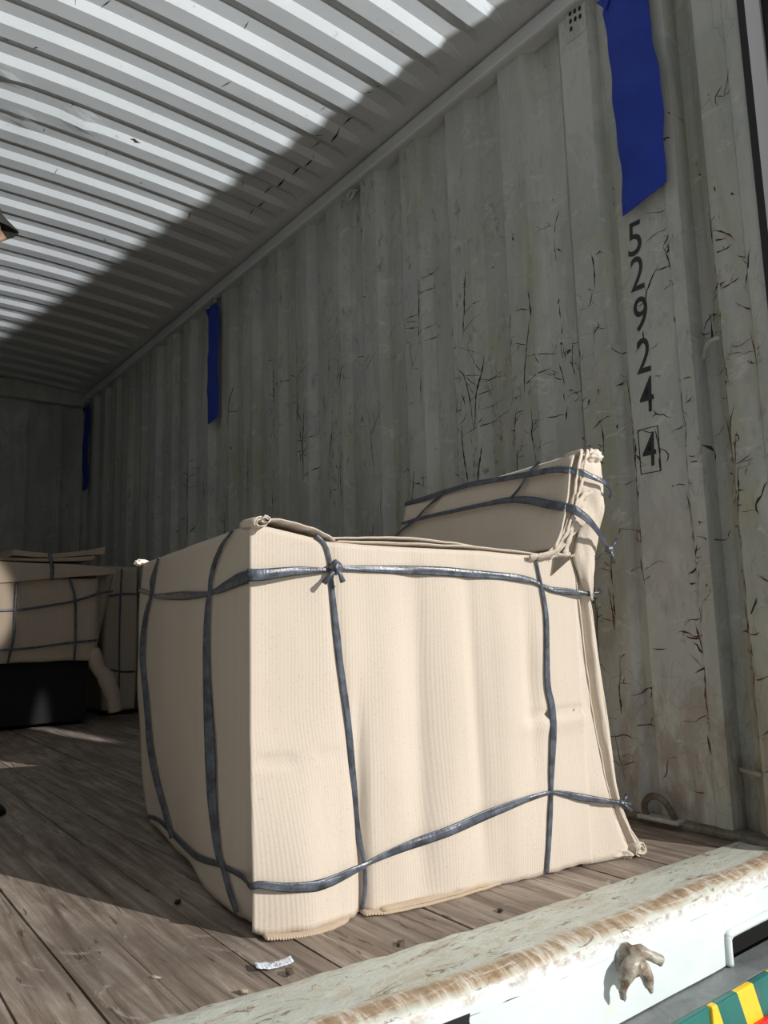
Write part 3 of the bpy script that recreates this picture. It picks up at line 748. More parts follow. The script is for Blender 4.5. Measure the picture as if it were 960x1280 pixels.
# sagging top sheet
ctr = bm.verts.new((0.36, 0.5, 0.70))
mid = []
for v in rows[-1]:
    p = v.co.lerp(Vector((0.36, 0.5, 0.705)), 0.12); p.z -= 0.012; mid.append(bm.verts.new(p))
for i in range(N):
    bm.faces.new((rows[-1][i], rows[-1][(i+1)%N], mid[(i+1)%N], mid[i])); bm.faces.new((mid[i], mid[(i+1)%N], ctr))
bot = bm.verts.new((0.36, 0.5, 0.015))
for i in range(N): bm.faces.new((rows[0][(i+1)%N], rows[0][i], bot))
obj('cardboard_body', bm, MC, chair, True)

# layered sheets along the bottom edge and the top rim
def sheet_strip(name, pts, depth, h, mat, parent, wav=0.002, seed=0, thick=0.003):
    """a thin layer of board: runs along pts, reaching `depth` inwards (+t) and bent by h"""
    P = catmull(pts, 8); bm = bmesh.new(); A = []
    for i, p in enumerate(P):
        ww_ = wav*nz(i*0.25, seed*5.0, 0)
        a = p+Vector((0, ww_, ww_)); b = p+Vector((0, depth, h+ww_))
        e = 1 if 0 < i < len(P)-1 else 0.2
        A.append([bm.verts.new(a), bm.verts.new(a+Vector((0, 0, thick*e))), bm.verts.new(a.lerp(b, 0.5)+Vector((0, 0, thick*e*1.4))), bm.verts.new(b+Vector((0, 0, thick*e))), bm.verts.new(b)])
    for a, b in zip(A, A[1:]):
        for k in range(5): bm.faces.new((a[k], b[k], b[(k+1)%5], a[(k+1)%5]))
    bm.faces.new(A[0]); bm.faces.new(A[-1][::-1])
    return obj(name, bm, mat, parent, True)
sheet_strip('rim_sheet', [(0.0, -0.004, 0.763), (0.04, -0.008, 0.766), (0.10, -0.010, 0.752), (0.145, -0.006, 0.736), (0.16, 0.0, 0.728)], 0.16, 0.0, MC, chair, 0.003, 1)
sheet_strip('rim_sheet', [(0.145, 0.0, 0.733), (0.22, -0.006, 0.735), (0.32, -0.009, 0.737), (0.43, -0.007, 0.730), (0.50, -0.004, 0.722), (0.56, 0.0, 0.716)], 0.18, 0.0, MC, chair, 0.003, 2)
sheet_strip('rim_sheet', [(0.16, 0.004, 0.727), (0.30, -0.003, 0.726), (0.45, -0.006, 0.724), (0.58, -0.006, 0.716), (0.70, -0.004, 0.706)], 0.2, 0.0, MC, chair, 0.004, 3)
sheet_strip('hem_sheet', [(0.0, -0.028, 0.004), (0.03, -0.036, 0.001), (0.08, -0.044, 0.0005), (0.13, -0.038, 0.001), (0.165, -0.020, 0.003), (0.182, 0.006, 0.012)], 0.05, 0.0, MC_in, chair, 0.001, 4, 0.005)
sheet_strip('hem_sheet', [(0.205, -0.010, 0.001), (0.26, -0.024, 0.001), (0.32, -0.026, 0.001), (0.40, -0.020, 0.001), (0.47, -0.012, 0.002), (0.53, 0.0, 0.002)], 0.05, 0.0, MC_in, chair, 0.001, 5, 0.004)
sheet_strip('hem_sheet', [(0.24, -0.016, 0.005), (0.34, -0.020, 0.006), (0.44, -0.012, 0.007), (0.51, 0.0, 0.006)], 0.05, 0.0, MC_in, chair, 0.001, 6, 0.004)

# back flap flaring out at the foot, plus its folded outer edge
def flap_edge(z): return lerp_tab([(0, 0.945), (0.03, 0.925), (0.056, 0.905), (0.114, 0.880), (0.169, 0.868), (0.317, 0.856), (0.449, 0.840), (0.582, 0.829), (0.63, 0.815), (0.72, 0.80)], z)
bm = bmesh.new()
def flap_in(z): return lerp_tab([(0, 0.905), (0.10, 0.862), (0.2, 0.838), (0.35, 0.812), (0.6, 0.793), (0.72, 0.79)], z)
def flap_f(a, b):
    z = 0.003+0.70*b; s = 0.76+(flap_in(z)-0.76)*a
    return (s, 0.004-0.004*(1-b)*a+0.002*nz(a*3, b*9, 2, 1.4), z)
r1 = grid(bm, 12, 50, flap_f)
solid(bm, 0.004)
obj('back_flap', bm, MC, chair, True)
bm = bmesh.new()
def fold_f(a, b):
    z = 0.004+0.72*b; e = flap_edge(z); i = flap_in(z)
    s = i+(e-i)*a+0.0025*nz(a*2, b*8, 7, 1.5)
    t = 0.030*math.sin(PI*min(1, a/0.34)) if a < 0.34 else -0.010*math.sin(PI*min(1, (a-0.34)/0.6))
    t += 0.002*nz(a*3, b*11, 4, 1.3)
    if a > 0.90: t += (a-0.90)*0.5
    return (s, t, z)
grid(bm, 14, 70, fold_f); solid(bm, 0.003)
obj('folded_edge', bm, MC, chair, True)
bm = bmesh.new()
grid(bm, 20, 40, lambda a, b: (flap_edge(0.72*b)+0.002+0.012*math.sin(a*PI*3)*0.3, 0.004+0.90*a, 0.004+0.72*b)); solid(bm, -0.004)
obj('back_panel', bm, MC, chair, True)

# backrest: leaning slab, its facing sheet and the crumpled end
def bprof(g):
    # outline in (s, z), g 0..1 round from the foot of the front face over the top to the back
    T = [(0.0, 0.700, 0.66), (0.12, 0.712, 0.712), (0.28, 0.748, 0.80), (0.42, 0.770, 0.88), (0.52, 0.792, 0.945), (0.58, 0.822, 0.964), (0.66, 0.868, 0.963), (0.72, 0.884, 0.945), (0.82, 0.888, 0.88), (0.92, 0.868, 0.78), (1.0, 0.835, 0.62)]
    for a, b in zip(T, T[1:]):
        if g <= b[0]+1e-9:
            q = (g-a[0])/(b[0]-a[0]); return a[1]+(b[1]-a[1])*q, a[2]+(b[2]-a[2])*q
    return T[-1][1], T[-1][2]
bm = bmesh.new()
def back_f(a, b):
    s, z = bprof(a); t = -0.004+0.85*b
    e = 1-0.10*(1-sstep(0.0, 0.05, b)); s = 0.80+(s-0.80)*e
    droop = -0.05*sstep(0.90, 1.0, b)*sstep(0.85, 0.96, z)
    return (s+0.004*nz(a*5, b*4, 3, 1.6)+0.010*sstep(0.0, 0.3, b)*math.sin(a*PI)*0.4, t, z+droop+0.003*nz(a*3, b*5, 9, 1.2)+0.008*sstep(0.2, 0.8, b)*(1 if z > 0.9 else 0))
rb = grid(bm, 44, 50, back_f)
bmesh.ops.holes_fill(bm, edges=[e for e in bm.edges if e.is_boundary], sides=0)
backrest = obj('backrest_wrap', bm, MC, chair, True)
# facing sheet on the front of the backrest with curling near edge
bm = bmesh.new()
def face_f(a, b):
    g = 0.13+0.42*a; s, z = bprof(g); curl = (1-sstep(0, 0.10, b))
    t = -0.030-0.006*math.sin(a*5)+0.85*b
    return (s-0.010-0.003*curl+0.003*nz(a*4, b*3, 1, 1.5), t, z+0.004)
grid(bm, 26, 40, face_f); solid(bm, 0.005)
obj('backrest_facing_sheet', bm, MC, chair, True)
# crumpled end cap: several bulging folds
bm = bmesh.new()
def cap_f(a, b):
    g0 = 0.08+0.86*a; s0, z0 = bprof(g0); cs, cz = 0.815, 0.80
    k = b; s = cs+(s0-cs)*(1-k*0.98); z = cz+(z0-cz)*(1-k*0.98)
    t = -0.006-0.020*math.sin(min(1, k*1.6)*PI/2)-0.014*nz(s*16+2, z*14, 2, 1.0)-0.010*abs(nz(s*34, z*12, 5, 1.0))
    return (s, t, z)
grid(bm, 60, 16, cap_f)
obj('backrest_end_fold', bm, MC, chair, True)
bm = bmesh.new()
def side_gus(a, b):
    z = 0.60+0.26*b; r_ = lerp_tab([(0.60, 0.820), (0.66, 0.845), (0.72, 0.862), (0.78, 0.876), (0.86, 0.890)], z); l_ = lerp_tab([(0.60, 0.812), (0.66, 0.79), (0.70, 0.775), (0.74, 0.785), (0.86, 0.83)], z)
    return (l_+(r_-l_)*a, -0.006-0.016*math.sin(PI*min(1, a*1.1))+0.02*max(0, a-0.85)/0.15-0.004*nz(a*4, b*4, 6, 1.5), z)
grid(bm, 16, 24, side_gus); solid(bm, 0.004)
obj('backrest_side_gusset', bm, MC, chair, True)
# frayed layered edges between the backrest and the arm
def curl_sheet(name, pts, w0, seed, mat=MC, jag=0.004, parent=chair):
    P = [p+Vector((-0.011, 0, 0)) for p in catmull(pts, 8)]; bm = bmesh.new(); A = []
    for i, p in enumerate(P):
        t = (P[min(i+1, len(P)-1)]-P[max(i-1, 0)]).normalized(); sd_ = t.cross(Vector((0, 1, 0))).normalized()
        ww_ = w0*(0.7+0.6*nz(i*0.3, seed*4.0, 0)+0.3)
        j = jag*nz(i*1.3, seed*2.0, 1)
        a = p+sd_*j; b = p-sd_*ww_+Vector((0, 0.010, 0)); th = Vector((0, -0.003, 0))
        A.append([bm.verts.new(a), bm.verts.new(a+th), bm.verts.new(a.lerp(b, 0.5)+th*2.2), bm.verts.new(b+th*0.5), bm.verts.new(b)])
    for a, b in zip(A, A[1:]):
        for k in range(5): bm.faces.new((a[k], b[k], b[(k+1)%5], a[(k+1)%5]))
    bm.faces.new(A[0]); bm.faces.new(A[-1][::-1])
    return obj(name, bm, mat, parent, True)
curl_sheet('frayed_sheet', [(0.655, -0.010, 0.708), (0.700, -0.022, 0.716), (0.735, -0.030, 0.755), (0.762, -0.034, 0.815), (0.785, -0.036, 0.895), (0.806, -0.034, 0.962)], 0.016, 1)
curl_sheet('frayed_sheet', [(0.675, -0.014, 0.706), (0.718, -0.026, 0.722), (0.748, -0.036, 0.770), (0.778, -0.040, 0.84), (0.805, -0.038, 0.91), (0.826, -0.034, 0.966)], 0.014, 2)
curl_sheet('frayed_sheet', [(0.752, -0.010, 0.712), (0.760, -0.022, 0.75), (0.772, -0.032, 0.80), (0.800, -0.032, 0.85), (0.84, -0.030, 0.868)], 0.022, 3, MC, 0.010)
curl_sheet('frayed_sheet', [(0.70, -0.005, 0.704), (0.725, -0.008, 0.708), (0.755, -0.010, 0.711), (0.785, -0.008, 0.710), (0.80, -0.004, 0.716)], 0.008, 4, MC, 0.012)
def crumple(name, loc, r, seed, sq=(1, 1, 1)):
    bm = bmesh.new(); bmesh.ops.create_icosphere(bm, subdivisions=4, radius=1)
    for v in bm.verts:
        d = v.co.normalized(); q = 1+0.45*nz(d.x+seed, d.y, d.z, 2.2)+0.25*abs(nz(d.x, d.y+seed, d.z, 6))
        v.co = Vector((d.x*sq[0], d.y*sq[1], d.z*sq[2]))*r*q+Vector(loc)
    return obj(name, bm, MC, chair, True)
# rolled board ends at the corners: short spiral rolls
def roll(loc, r, turns, axis_len, ang, seed, name='rolled_corner'):
    bm = bmesh.new(); n = 46
    def f(a, b):
        th = turns*2*PI*a; rr_ = r*(0.35+0.65*a)+0.0015*nz(a*20, b*3, seed, 1)
        p = Vector((math.cos(th)*rr_, (b-0.5)*axis_len+0.003*math.sin(th*2), math.sin(th)*rr_*0.75))
        p.rotate(Matrix.Rotation(ang, 3, 'Z')); return p+Vector(loc)
    grid(bm, n, 5, f); solid(bm, 0.0025); return obj(name, bm, MC, chair, True)
roll((-0.008, 0.014, 0.760), 0.014, 1.6, 0.055, 0.25, 1); roll((0.012, 0.010, 0.765), 0.009, 1.3, 0.05, -0.2, 2)
crumple('rolled_corner', (-0.045, 1.065, 0.768), 0.014, 3, (1.4, 1, 0.7))
roll((0.915, 0.006, 0.020), 0.020, 1.7, 0.05, 0.15, 5); crumple('crumpled_foot', (0.90, 0.012, 0.012), 0.022, 9, (1.8, 1.0, 0.6))
roll((0.800, -0.006, 0.958), 0.010, 1.2, 0.05, 0.1, 6); crumple('crumpled_top', (0.852, -0.016, 0.955), 0.017, 4, (1.5, 0.8, 0.9))

# --- straps of the big armchair
NS, NLv = (0, -1, 0), (-1, 0.04, 0)
def side_env(s, z):
    m_ = max(side_off(s+d, z)-abs(d)*0.10 for d in (-0.09, -0.06, -0.04, -0.02, -0.01, 0, 0.01, 0.02, 0.04, 0.06, 0.09) if s+d > -0.04)
    return max(m_, 0.010*sstep(0.74, 0.80, s))
def left_env(t, z): return max(left_off(t+d, z)-abs(d)*0.1 for d in (-0.08, -0.04, 0, 0.04, 0.08) if t+d > 0)
NV = (-0.62, -0.78, 0)
def strap_on(name, side, left, parent=chair, seed=1, lift=0.0035):
    pts = []; ns = []; ws = []
    for (t, z, w_) in left:
        vert = not side
        pts.append(Vector((-0.037*t-left_env(t, z)-lift-(0.35*w_ if vert else 0), t-(0.1*w_ if vert else 0), z))); ns.append(NV if vert else NLv); ws.append(w_)
    if left and side:
        z = (left[-1][1]+side[0][1])/2; q = col_pt(('K', 0.5), z/0.76); pts.append(Vector((q.x-0.006, q.y-0.006, z))); ns.append((-0.7, -0.7, 0)); ws.append((left[-1][2]+side[0][2])/2)
    for (s, z, w_) in side:
        pts.append(Vector((s, -(side_env(s, z) if left else side_off(s, z))-lift, z))); ns.append(NS); ws.append(w_)
    return ribbon(name, pts, ns, ws, parent, seed=seed)
h1 = strap_on('plastic_strap', [(0.0, 0.658, .024), (0.074, 0.666, .018), (0.135, 0.668, .009), (0.16, 0.671, .008), (0.20, 0.672, .012), (0.308, 0.670, .019), (0.42, 0.667, .020), (0.511, 0.661, .018), (0.60, 0.655, .017), (0.65, 0.648, .013), (0.678, 0.637, .009), (0.71, 0.627, .013), (0.75, 0.622, .017), (0.79, 0.618, .012), (0.812, 0.616, .007)],
              [(1.088, 0.684, .016), (0.95, 0.667, .012), (0.87, 0.655, .009), (0.779, 0.650, .015), (0.65, 0.645, .020), (0.525, 0.641, .022), (0.40, 0.637, .017), (0.299, 0.637, .009), (0.20, 0.646, .022), (0.12, 0.655, .028), (0.05, 0.659, .027)], seed=1)
knot(h1, (0.155, -0.014, 0.672), 0.013, ((-0.030, -0.004, -0.030), (0.012, -0.004, -0.028), (-0.006, -0.002, 0.014)), 1)
knot(h1, (0.815, -0.012, 0.616), 0.009, ((0.034, -0.004, 0.004), (0.012, -0.002, 0.022), (0.02, 0, -0.010)), 2)
h2 = strap_on('plastic_strap', [(-0.01, 0.098, .014), (0.03, 0.088, .016), (0.068, 0.083, .018), (0.10, 0.081, .020), (0.133, 0.084, .019), (0.175, 0.092, .015), (0.213, 0.099, .009), (0.26, 0.107, .014), (0.327, 0.120, .019), (0.40, 0.133, .021), (0.484, 0.149, .021), (0.56, 0.163, .017), (0.62, 0.171, .012), (0.675, 0.174, .008), (0.72, 0.164, .014), (0.76, 0.153, .017), (0.82, 0.140, .012), (0.866, 0.130, .008)],
              [(0.913, 0.033, .010), (0.82, 0.045, .013), (0.743, 0.050, .013), (0.62, 0.048, .015), (0.502, 0.050, .017), (0.34, 0.062, .016), (0.20, 0.082, .012), (0.165, 0.085, .010), (0.072, 0.088, .012)], seed=2)
knot(h2, (0.872, -0.010, 0.128), 0.009, ((0.026, -0.004, -0.020), (0.016, -0.004, 0.018), (0.03, 0, -0.006)), 3)
strap_on('plastic_strap', [(0.118, 0.738, .009), (0.136, 0.722, .009), (0.147, 0.690, .009), (0.150, 0.650, .010), (0.155, 0.592, .013), (0.160, 0.54, .015), (0.166, 0.481, .014), (0.181, 0.370, .013), (0.192, 0.246, .015), (0.203, 0.160, .013), (0.213, 0.099, .009), (0.214, 0.05, .009), (0.209, 0.008, .009)], [], seed=3)
strap_on('plastic_strap', [(0.666, 0.703, .007), (0.672, 0.67, .007), (0.678, 0.640, .009), (0.685, 0.600, .012), (0.688, 0.55, .013), (0.681, 0.420, .015), (0.690, 0.36, .018), (0.689, 0.300, .018), (0.679, 0.22, .014), (0.675, 0.174, .009), (0.668, 0.12, .013), (0.659, 0.06, .011), (0.650, 0.006, .010)], [], seed=4)
strap_on('plastic_strap', [], [(0.835, 0.764, .007), (0.858, 0.74, .010), (0.88, 0.700, .018), (0.895, 0.66, .010), (0.95, 0.60, .016), (0.980, 0.53, .019), (0.968, 0.46, .018), (0.930, 0.389, .017), (0.88, 0.31, .018), (0.829, 0.242, .020), (0.77, 0.17, .018), (0.72, 0.12, .016), (0.615, 0.040, .012)], seed=5)
strap_on('plastic_strap', [], [(0.150, 0.764, .006), (0.20, 0.748, .008), (0.235, 0.730, .011), (0.270, 0.700, .012), (0.290, 0.667, .011), (0.296, 0.637, .009), (0.299, 0.603, .014), (0.297, 0.53, .016), (0.284, 0.444, .018), (0.264, 0.35, .023), (0.246, 0.278, .025), (0.222, 0.20, .021), (0.185, 0.11, .014), (0.155, 0.083, .011), (0.12, 0.05, .012), (0.085, 0.02, .010)], seed=6)
# backrest straps; positions on the leaning front face (t, height)
def brest(t, z, lift=0.020):
    g = 0.02+0.5*max(0, min(1, (z-0.66)/0.29)); lo, hi = 0.0, 0.55
    for _ in range(24):
        m_ = (lo+hi)/2
        if bprof(m_)[1] < z: lo = m_
        else: hi = m_
    s, _z = bprof(lo); return Vector((s-lift-0.006*(1-sstep(0.0, 0.15, t)), t, z+0.006))
NB = (-0.93, 0, 0.36)
def bstrap(path, tail=(), seed=1):
    pts = [brest(t, z) for t, z, w_ in path]; ns = [NB]*len(path); ws = [w_ for *_, w_ in path]
    for (x, y, z, n_, w_) in tail: pts.append(Vector((x, y, z))); ns.append(n_); ws.append(w_)
    return ribbon('plastic_strap', pts, ns, ws, chair, seed=seed)
bstrap([(0.84, 0.955, .018), (0.70, 0.950, .018), (0.569, 0.952, .018), (0.40, 0.946, .018), (0.222, 0.932, .018), (0.08, 0.920, .019), (0.0, 0.912, .018)],
       [(0.785, -0.040, 0.905, (-0.5, -0.8, 0), .017), (0.815, -0.046, 0.895, (0, -1, 0), .014), (0.850, -0.048, 0.883, (0, -1, 0), .013), (0.886, -0.034, 0.865, (0.3, -1, 0), .010), (0.900, -0.01, 0.855, (1, -0.2, 0), .008)], 7)
b2 = bstrap([(0.80, 0.880, .013), (0.64, 0.880, .013), (0.472, 0.876, .014), (0.33, 0.872, .014), (0.20, 0.866, .018), (0.10, 0.850, .022), (0.02, 0.828, .023)],
       [(0.745, -0.044, 0.815, (-0.5, -0.8, 0), .022), (0.780, -0.052, 0.795, (0, -1, 0), .020), (0.810, -0.050, 0.772, (0, -1, 0), .017), (0.840, -0.042, 0.745, (0, -1, 0), .013), (0.862, -0.034, 0.728, (0.2, -1, 0), .008)], 8)
knot(b2, (0.866, -0.034, 0.722), 0.010, ((0.022, -0.004, 0.024), (0.010, -0.004, -0.034), (0.002, -0.004, -0.02)), 5)
bstrap([(0.57, 0.955, .013), (0.64, 0.918, .014), (0.708, 0.880, .014), (0.78, 0.860, .013), (0.84, 0.835, .012)], (), 9)
bstrap([(0.105, 0.955, .013), (0.13, 0.930, .012), (0.155, 0.895, .012), (0.19, 0.868, .012)], (), 10)

# ------------------------------------------------------------------ wrapped chairs deeper in the container
def wrap_block(x0, x1, y0, y1, z0, z1, seed, bulge=0.02, nx=40, nzv=24):
    bm = bmesh.new(); cols_ = []
    for i in range(nx): cols_.append((x0+(x1-x0)*i/nx, y0, 0))
    for i in range(16): cols_.append((x1, y0+(y1-y0)*i/16, 1))
    for i in range(nx): cols_.append((x1-(x1-x0)*i/nx, y1, 2))
    for i in range(16): cols_.append((x0, y1-(y1-y0)*i/16, 3))
    rows_ = []
    for j in range(nzv+1):
        g = j/nzv; row = []
        for (x_, y_, k) in cols_:
            b = bulge*math.sin(PI*g)*0.6+0.010*nz(x_*4, y_*4, g*2+seed, 1.5)
            n_ = ((0, -1), (1, 0), (0, 1), (-1, 0))[k]
            zt = z1+0.012*nz(x_*3, y_*3, seed); zb = z0+0.012*nz(x_*5, y_*5, seed+4)
            row.append(bm.verts.new((x_+n_[0]*b, y_+n_[1]*b, zb+(zt-zb)*g)))
        rows_.append(row)
    K = len(cols_)
    for a, b in zip(rows_, rows_[1:]):
        for i in range(K): bm.faces.new((a[i], a[(i+1)%K], b[(i+1)%K], b[i]))
    bm.faces.new(rows_[-1]); bm.faces.new(rows_[0][::-1]); return bm
FX, FY = 0.95, 4.9
far = thing('wrapped_armchair', 'cardboard-wrapped armchair half in shadow at the left, folded sheets on top', 'armchair', (FX, FY, 0))
bmx = wrap_block(-0.62, 0.525, 0, 0.80, 0.385, 0.880, 1); obj('cardboard_body', bmx, MC_far, far, True)
bm = bmesh.new(); box(bm, -0.56, 0.50, 0.06, 0.76, 0.02, 0.40, 0, 0.01); obj('dark_base', bm, M_base, far)  # black box fills the unlit gap below the wrapping
for lx in (-0.52, 0.46):
    for ly in (0.10, 0.72):
        bm = bmesh.new(); tube(bm, [(lx, ly, 0.0), (lx, ly, 0.05)], [0.02, 0.028], 12); obj('leg', bm, M_base, far, True)
def top_sheet(pts, z_off, depth, seed, name='folded_sheet'):
    P = catmull([(x-FX, y-FY, z) for x, y, z in pts], 8); bm = bmesh.new(); A = []
    for i, p in enumerate(P):
        A.append([bm.verts.new(p+Vector((0, depth*k/6, z_off*math.sin(k/6*PI)+0.008*nz(i*0.2, k, seed)))) for k in range(7)])
    for a, b in zip(A, A[1:]):
        for k in range(6): bm.faces.new((a[k], b[k], b[k+1], a[k+1]))
    solid(bm, 0.010); return obj(name, bm, MC_far, far, True)
# slab of folded board on top: closed wedges with a front face
def wedge(front, back_dz, depth, seed, name):
    """front: list of (x, z_low, z_high)"""
    bm = bmesh.new(); A = []
    for (x, zl, zh) in front:
        A.append([bm.verts.new((x-FX, -0.04+0.01*nz(x*5, seed), zl)), bm.verts.new((x-FX, -0.05, zh)), bm.verts.new((x-FX, depth, zh+back_dz)), bm.verts.new((x-FX, depth, zl))])
    for a, b in zip(A, A[1:]):
        for k in range(4): bm.faces.new((a[k], b[k], b[(k+1)%4], a[(k+1)%4]))
    bm.faces.new(A[0]); bm.faces.new(A[-1][::-1]); return obj(name, bm, MC_far, far)
wedge([(0.33, 0.82, 0.975), (0.70, 0.835, 0.985), (0.92, 0.845, 0.968), (1.10, 0.865, 0.962), (1.30, 0.885, 0.962), (1.50, 0.900, 0.950), (1.57, 0.905, 0.930)], 0.0, 0.75, 1, 'folded_sheet')
wedge([(0.40, 0.972, 0.985), (0.92, 0.976, 0.990), (1.15, 0.975, 0.992), (1.38, 0.985, 1.010), (1.44, 0.995, 1.018)], 0.01, 0.7, 2, 'folded_sheet')
wedge([(0.975, 1.008, 1.040), (1.08, 1.000, 1.028), (1.20, 0.998, 1.022), (1.40, 1.020, 1.050), (1.50, 1.030, 1.075)], 0.02, 0.6, 3, 'folded_sheet')
# side gusset and the rolled leg wrapping at the right corner
bm = bmesh.new()
def gus(a, b):
    e0 = Vector((1.475, 4.90, 0)); x = lerp_tab([(0, 1.475), (1, 1.62)], a); z0 = 0.37; z1 = 0.90+0.02*a
    fold = 0.04*math.sin(a*PI*1.5)*(0.3+b)
    return (x-FX-0.10*a*(1-b), 0.0+fold+0.20*a, z0+(z1-z0)*b)
grid(bm, 14, 20, gus); solid(bm, 0.006); obj('side_gusset', bm, MC_far, far, True)
bm = bmesh.new()
tube(bm, catmull([(0.515, 0.03, 0.45), (0.545, 0.02, 0.34), (0.590, 0.02, 0.28), (0.625, 0.02, 0.20), (0.648, 0.02, 0.13), (0.66, 0.02, 0.06)], 6), [0.035, 0.038, 0.042, 0.044, 0.045, 0.045, 0.044, 0.042, 0.041, 0.045, 0.044, 0.046, 0.05, 0.052, 0.052, 0.052, 0.051, 0.05, 0.050, 0.05, 0.049, 0.048, 0.046, 0.045, 0.044, 0.043, 0.043, 0.043, 0.043, 0.043, 0.043][:31], 14)
obj('wrapped_leg', bm, MC_far, far, True)
def far_strap(pts, w_, seed, parent=far, off=-0.032):
    return ribbon('plastic_strap', [(x-parent.location.x, off+(0.0), z) for x, z in pts], [(0, -1, 0)]*len(pts), [w_]*len(pts), parent, seed=seed)
far_strap([(0.40, 0.70), (0.70, 0.692), (0.928, 0.689), (1.05, 0.694), (1.188, 0.714), (1.33, 0.74), (1.47, 0.784), (1.56, 0.80)], 0.014, 11)
far_strap([(0.40, 0.46), (0.70, 0.462), (0.937, 0.464), (1.10, 0.470), (1.30, 0.490), (1.47, 0.501)], 0.013, 12)
far_strap([(1.006, 0.85), (1.003, 0.70), (1.00, 0.55), (0.985, 0.45), (0.975, 0.385)], 0.014, 13)
far_strap([(1.300, 0.875), (1.332, 0.77), (1.340, 0.62), (1.342, 0.48), (1.340, 0.385)], 0.014, 14)
far_strap([(1.170, 1.03), (1.178, 0.99), (1.190, 0.93), (1.188, 0.865)], 0.020, 15, off=-0.062)
far_strap([(0.85, 0.86), (0.852, 0.70), (0.845, 0.55), (0.84, 0.385)], 0.013, 16)

c3 = thing('wrapped_armchair', 'shadowed cardboard-wrapped chair against the wall, glimpsed just left of the large sunlit one', 'armchair', (1.72, 5.25, 0))
obj('cardboard_body', wrap_block(-0.085, 0.13, 0, 0.55, 0.03, 0.985, 6, 0.008, 14), MC_far, c3, True)
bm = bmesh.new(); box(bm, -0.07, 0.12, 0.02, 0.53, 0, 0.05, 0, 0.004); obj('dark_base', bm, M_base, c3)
far_strap([(1.625, 0.785), (1.68, 0.79), (1.74, 0.80), (1.84, 0.80)], 0.012, 17, c3, -0.012)
far_strap([(1.625, 0.315), (1.68, 0.30), (1.74, 0.285), (1.84, 0.28)], 0.012, 18, c3, -0.012)
far_strap([(1.735, 0.97), (1.730, 0.80), (1.728, 0.60), (1.733, 0.30), (1.735, 0.05)], 0.012, 19, c3, -0.013)

# ------------------------------------------------------------------ worker at the left edge (only cap brim and shoe tip reach the frame)
PX, PY = 0.192, 2.42
wk = thing('person', 'person in a dark cap standing at the left edge, mostly out of view', 'person', (PX, PY, 0)); wk.scale = (1, 1, 1.015)
def skin_fig(name, verts, edges, radii, mat, parent, root=0, sub=2):
    me = bpy.data.meshes.new(name); me.from_pydata(verts, edges, []); o = bpy.data.objects.new(name, me); C.objects.link(o)
    md = o.modifiers.new('s', 'SKIN'); md.use_smooth_shade = True
    for i, r_ in enumerate(radii):
        rr_ = r_ if isinstance(r_, tuple) else (r_, r_); me.skin_vertices[0].data[i].radius = rr_
        me.skin_vertices[0].data[i].use_root = (i == root)
    s_ = o.modifiers.new('u', 'SUBSURF'); s_.levels = sub; s_.render_levels = sub
    dg = bpy.context.evaluated_depsgraph_get(); m2 = bpy.data.meshes.new_from_object(o.evaluated_get(dg)); bpy.data.objects.remove(o)
    m2.name = name; m2.materials.clear(); m2.materials.append(mat)
    for p in m2.polygons: p.use_smooth = True
    o2 = bpy.data.objects.new(name, m2); C.objects.link(o2); o2.parent = parent; return o2
M_cloth = flat('dark_work_clothes', (0.02, 0.022, 0.03), 0.9); M_skin = flat('skin', (0.22, 0.12, 0.08), 0.6); M_cap = rusty('dark_brown_cap_cloth', (0.010, 0.009, 0.007), (0.03, 0.026, 0.018), 0.95)
V = [(0, 0, 0.98), (0, 0, 1.18), (0.01, 0, 1.42), (0.02, 0, 1.56), (0.08, 0, 1.64),
     (0.0, 0.11, 0.92), (0.04, 0.20, 0.52), (0.0, 0.29, 0.10), (0.0, -0.11, 0.92), (0.02, -0.11, 0.52), (-0.12, -0.11, 0.10),
     (0.0, 0.20, 1.46), (-0.05, 0.24, 1.18), (-0.02, 0.24, 0.95), (0.0, -0.20, 1.46), (-0.06, -0.24, 1.18), (-0.04, -0.24, 0.95)]
Ed = [(0, 1), (1, 2), (2, 3), (3, 4), (0, 5), (5, 6), (6, 7), (0, 8), (8, 9), (9, 10), (2, 11), (11, 12), (12, 13), (2, 14), (14, 15), (15, 16)]
Rd = [(0.13, 0.11), (0.125, 0.10), (0.15, 0.10), 0.055, 0.05, 0.09, 0.065, 0.05, 0.09, 0.065, 0.05, 0.055, 0.045, 0.035, 0.055, 0.045, 0.035]
skin_fig('body', V, Ed, Rd, M_cloth, wk)
bm = bmesh.new(); bmesh.ops.create_uvsphere(bm, u_segments=24, v_segments=16, radius=1)
for v in bm.verts:
    d = v.co.copy(); jaw = 1-0.22*sstep(0.1, -0.9, d.z); v.co = Vector((d.x*0.095*jaw+0.115+(0.012 if d.x > 0.9 and abs(d.z) < 0.3 else 0), d.y*0.075*jaw, d.z*0.115+1.725))
tube(bm, [(0.205, 0, 1.75), (0.226, 0, 1.715), (0.207, 0, 1.705)], [0.008, 0.014, 0.012], 8)
for sy in (-1, 1): tube(bm, [(0.115, sy*0.072, 1.75), (0.112, sy*0.082, 1.725), (0.118, sy*0.074, 1.70)], [0.010, 0.014, 0.008], 8)
obj('head', bm, M_skin, wk, True)
bm = bmesh.new()
def capf(a, b):
    th = 2*PI*a; ph = PI/2*b; r_ = math.cos(ph)
    return (0.118+0.108*r_*math.cos(th), 0.085*r_*math.sin(th), 1.765+0.085*math.sin(ph))
grid(bm, 28, 10, capf, 0, True)
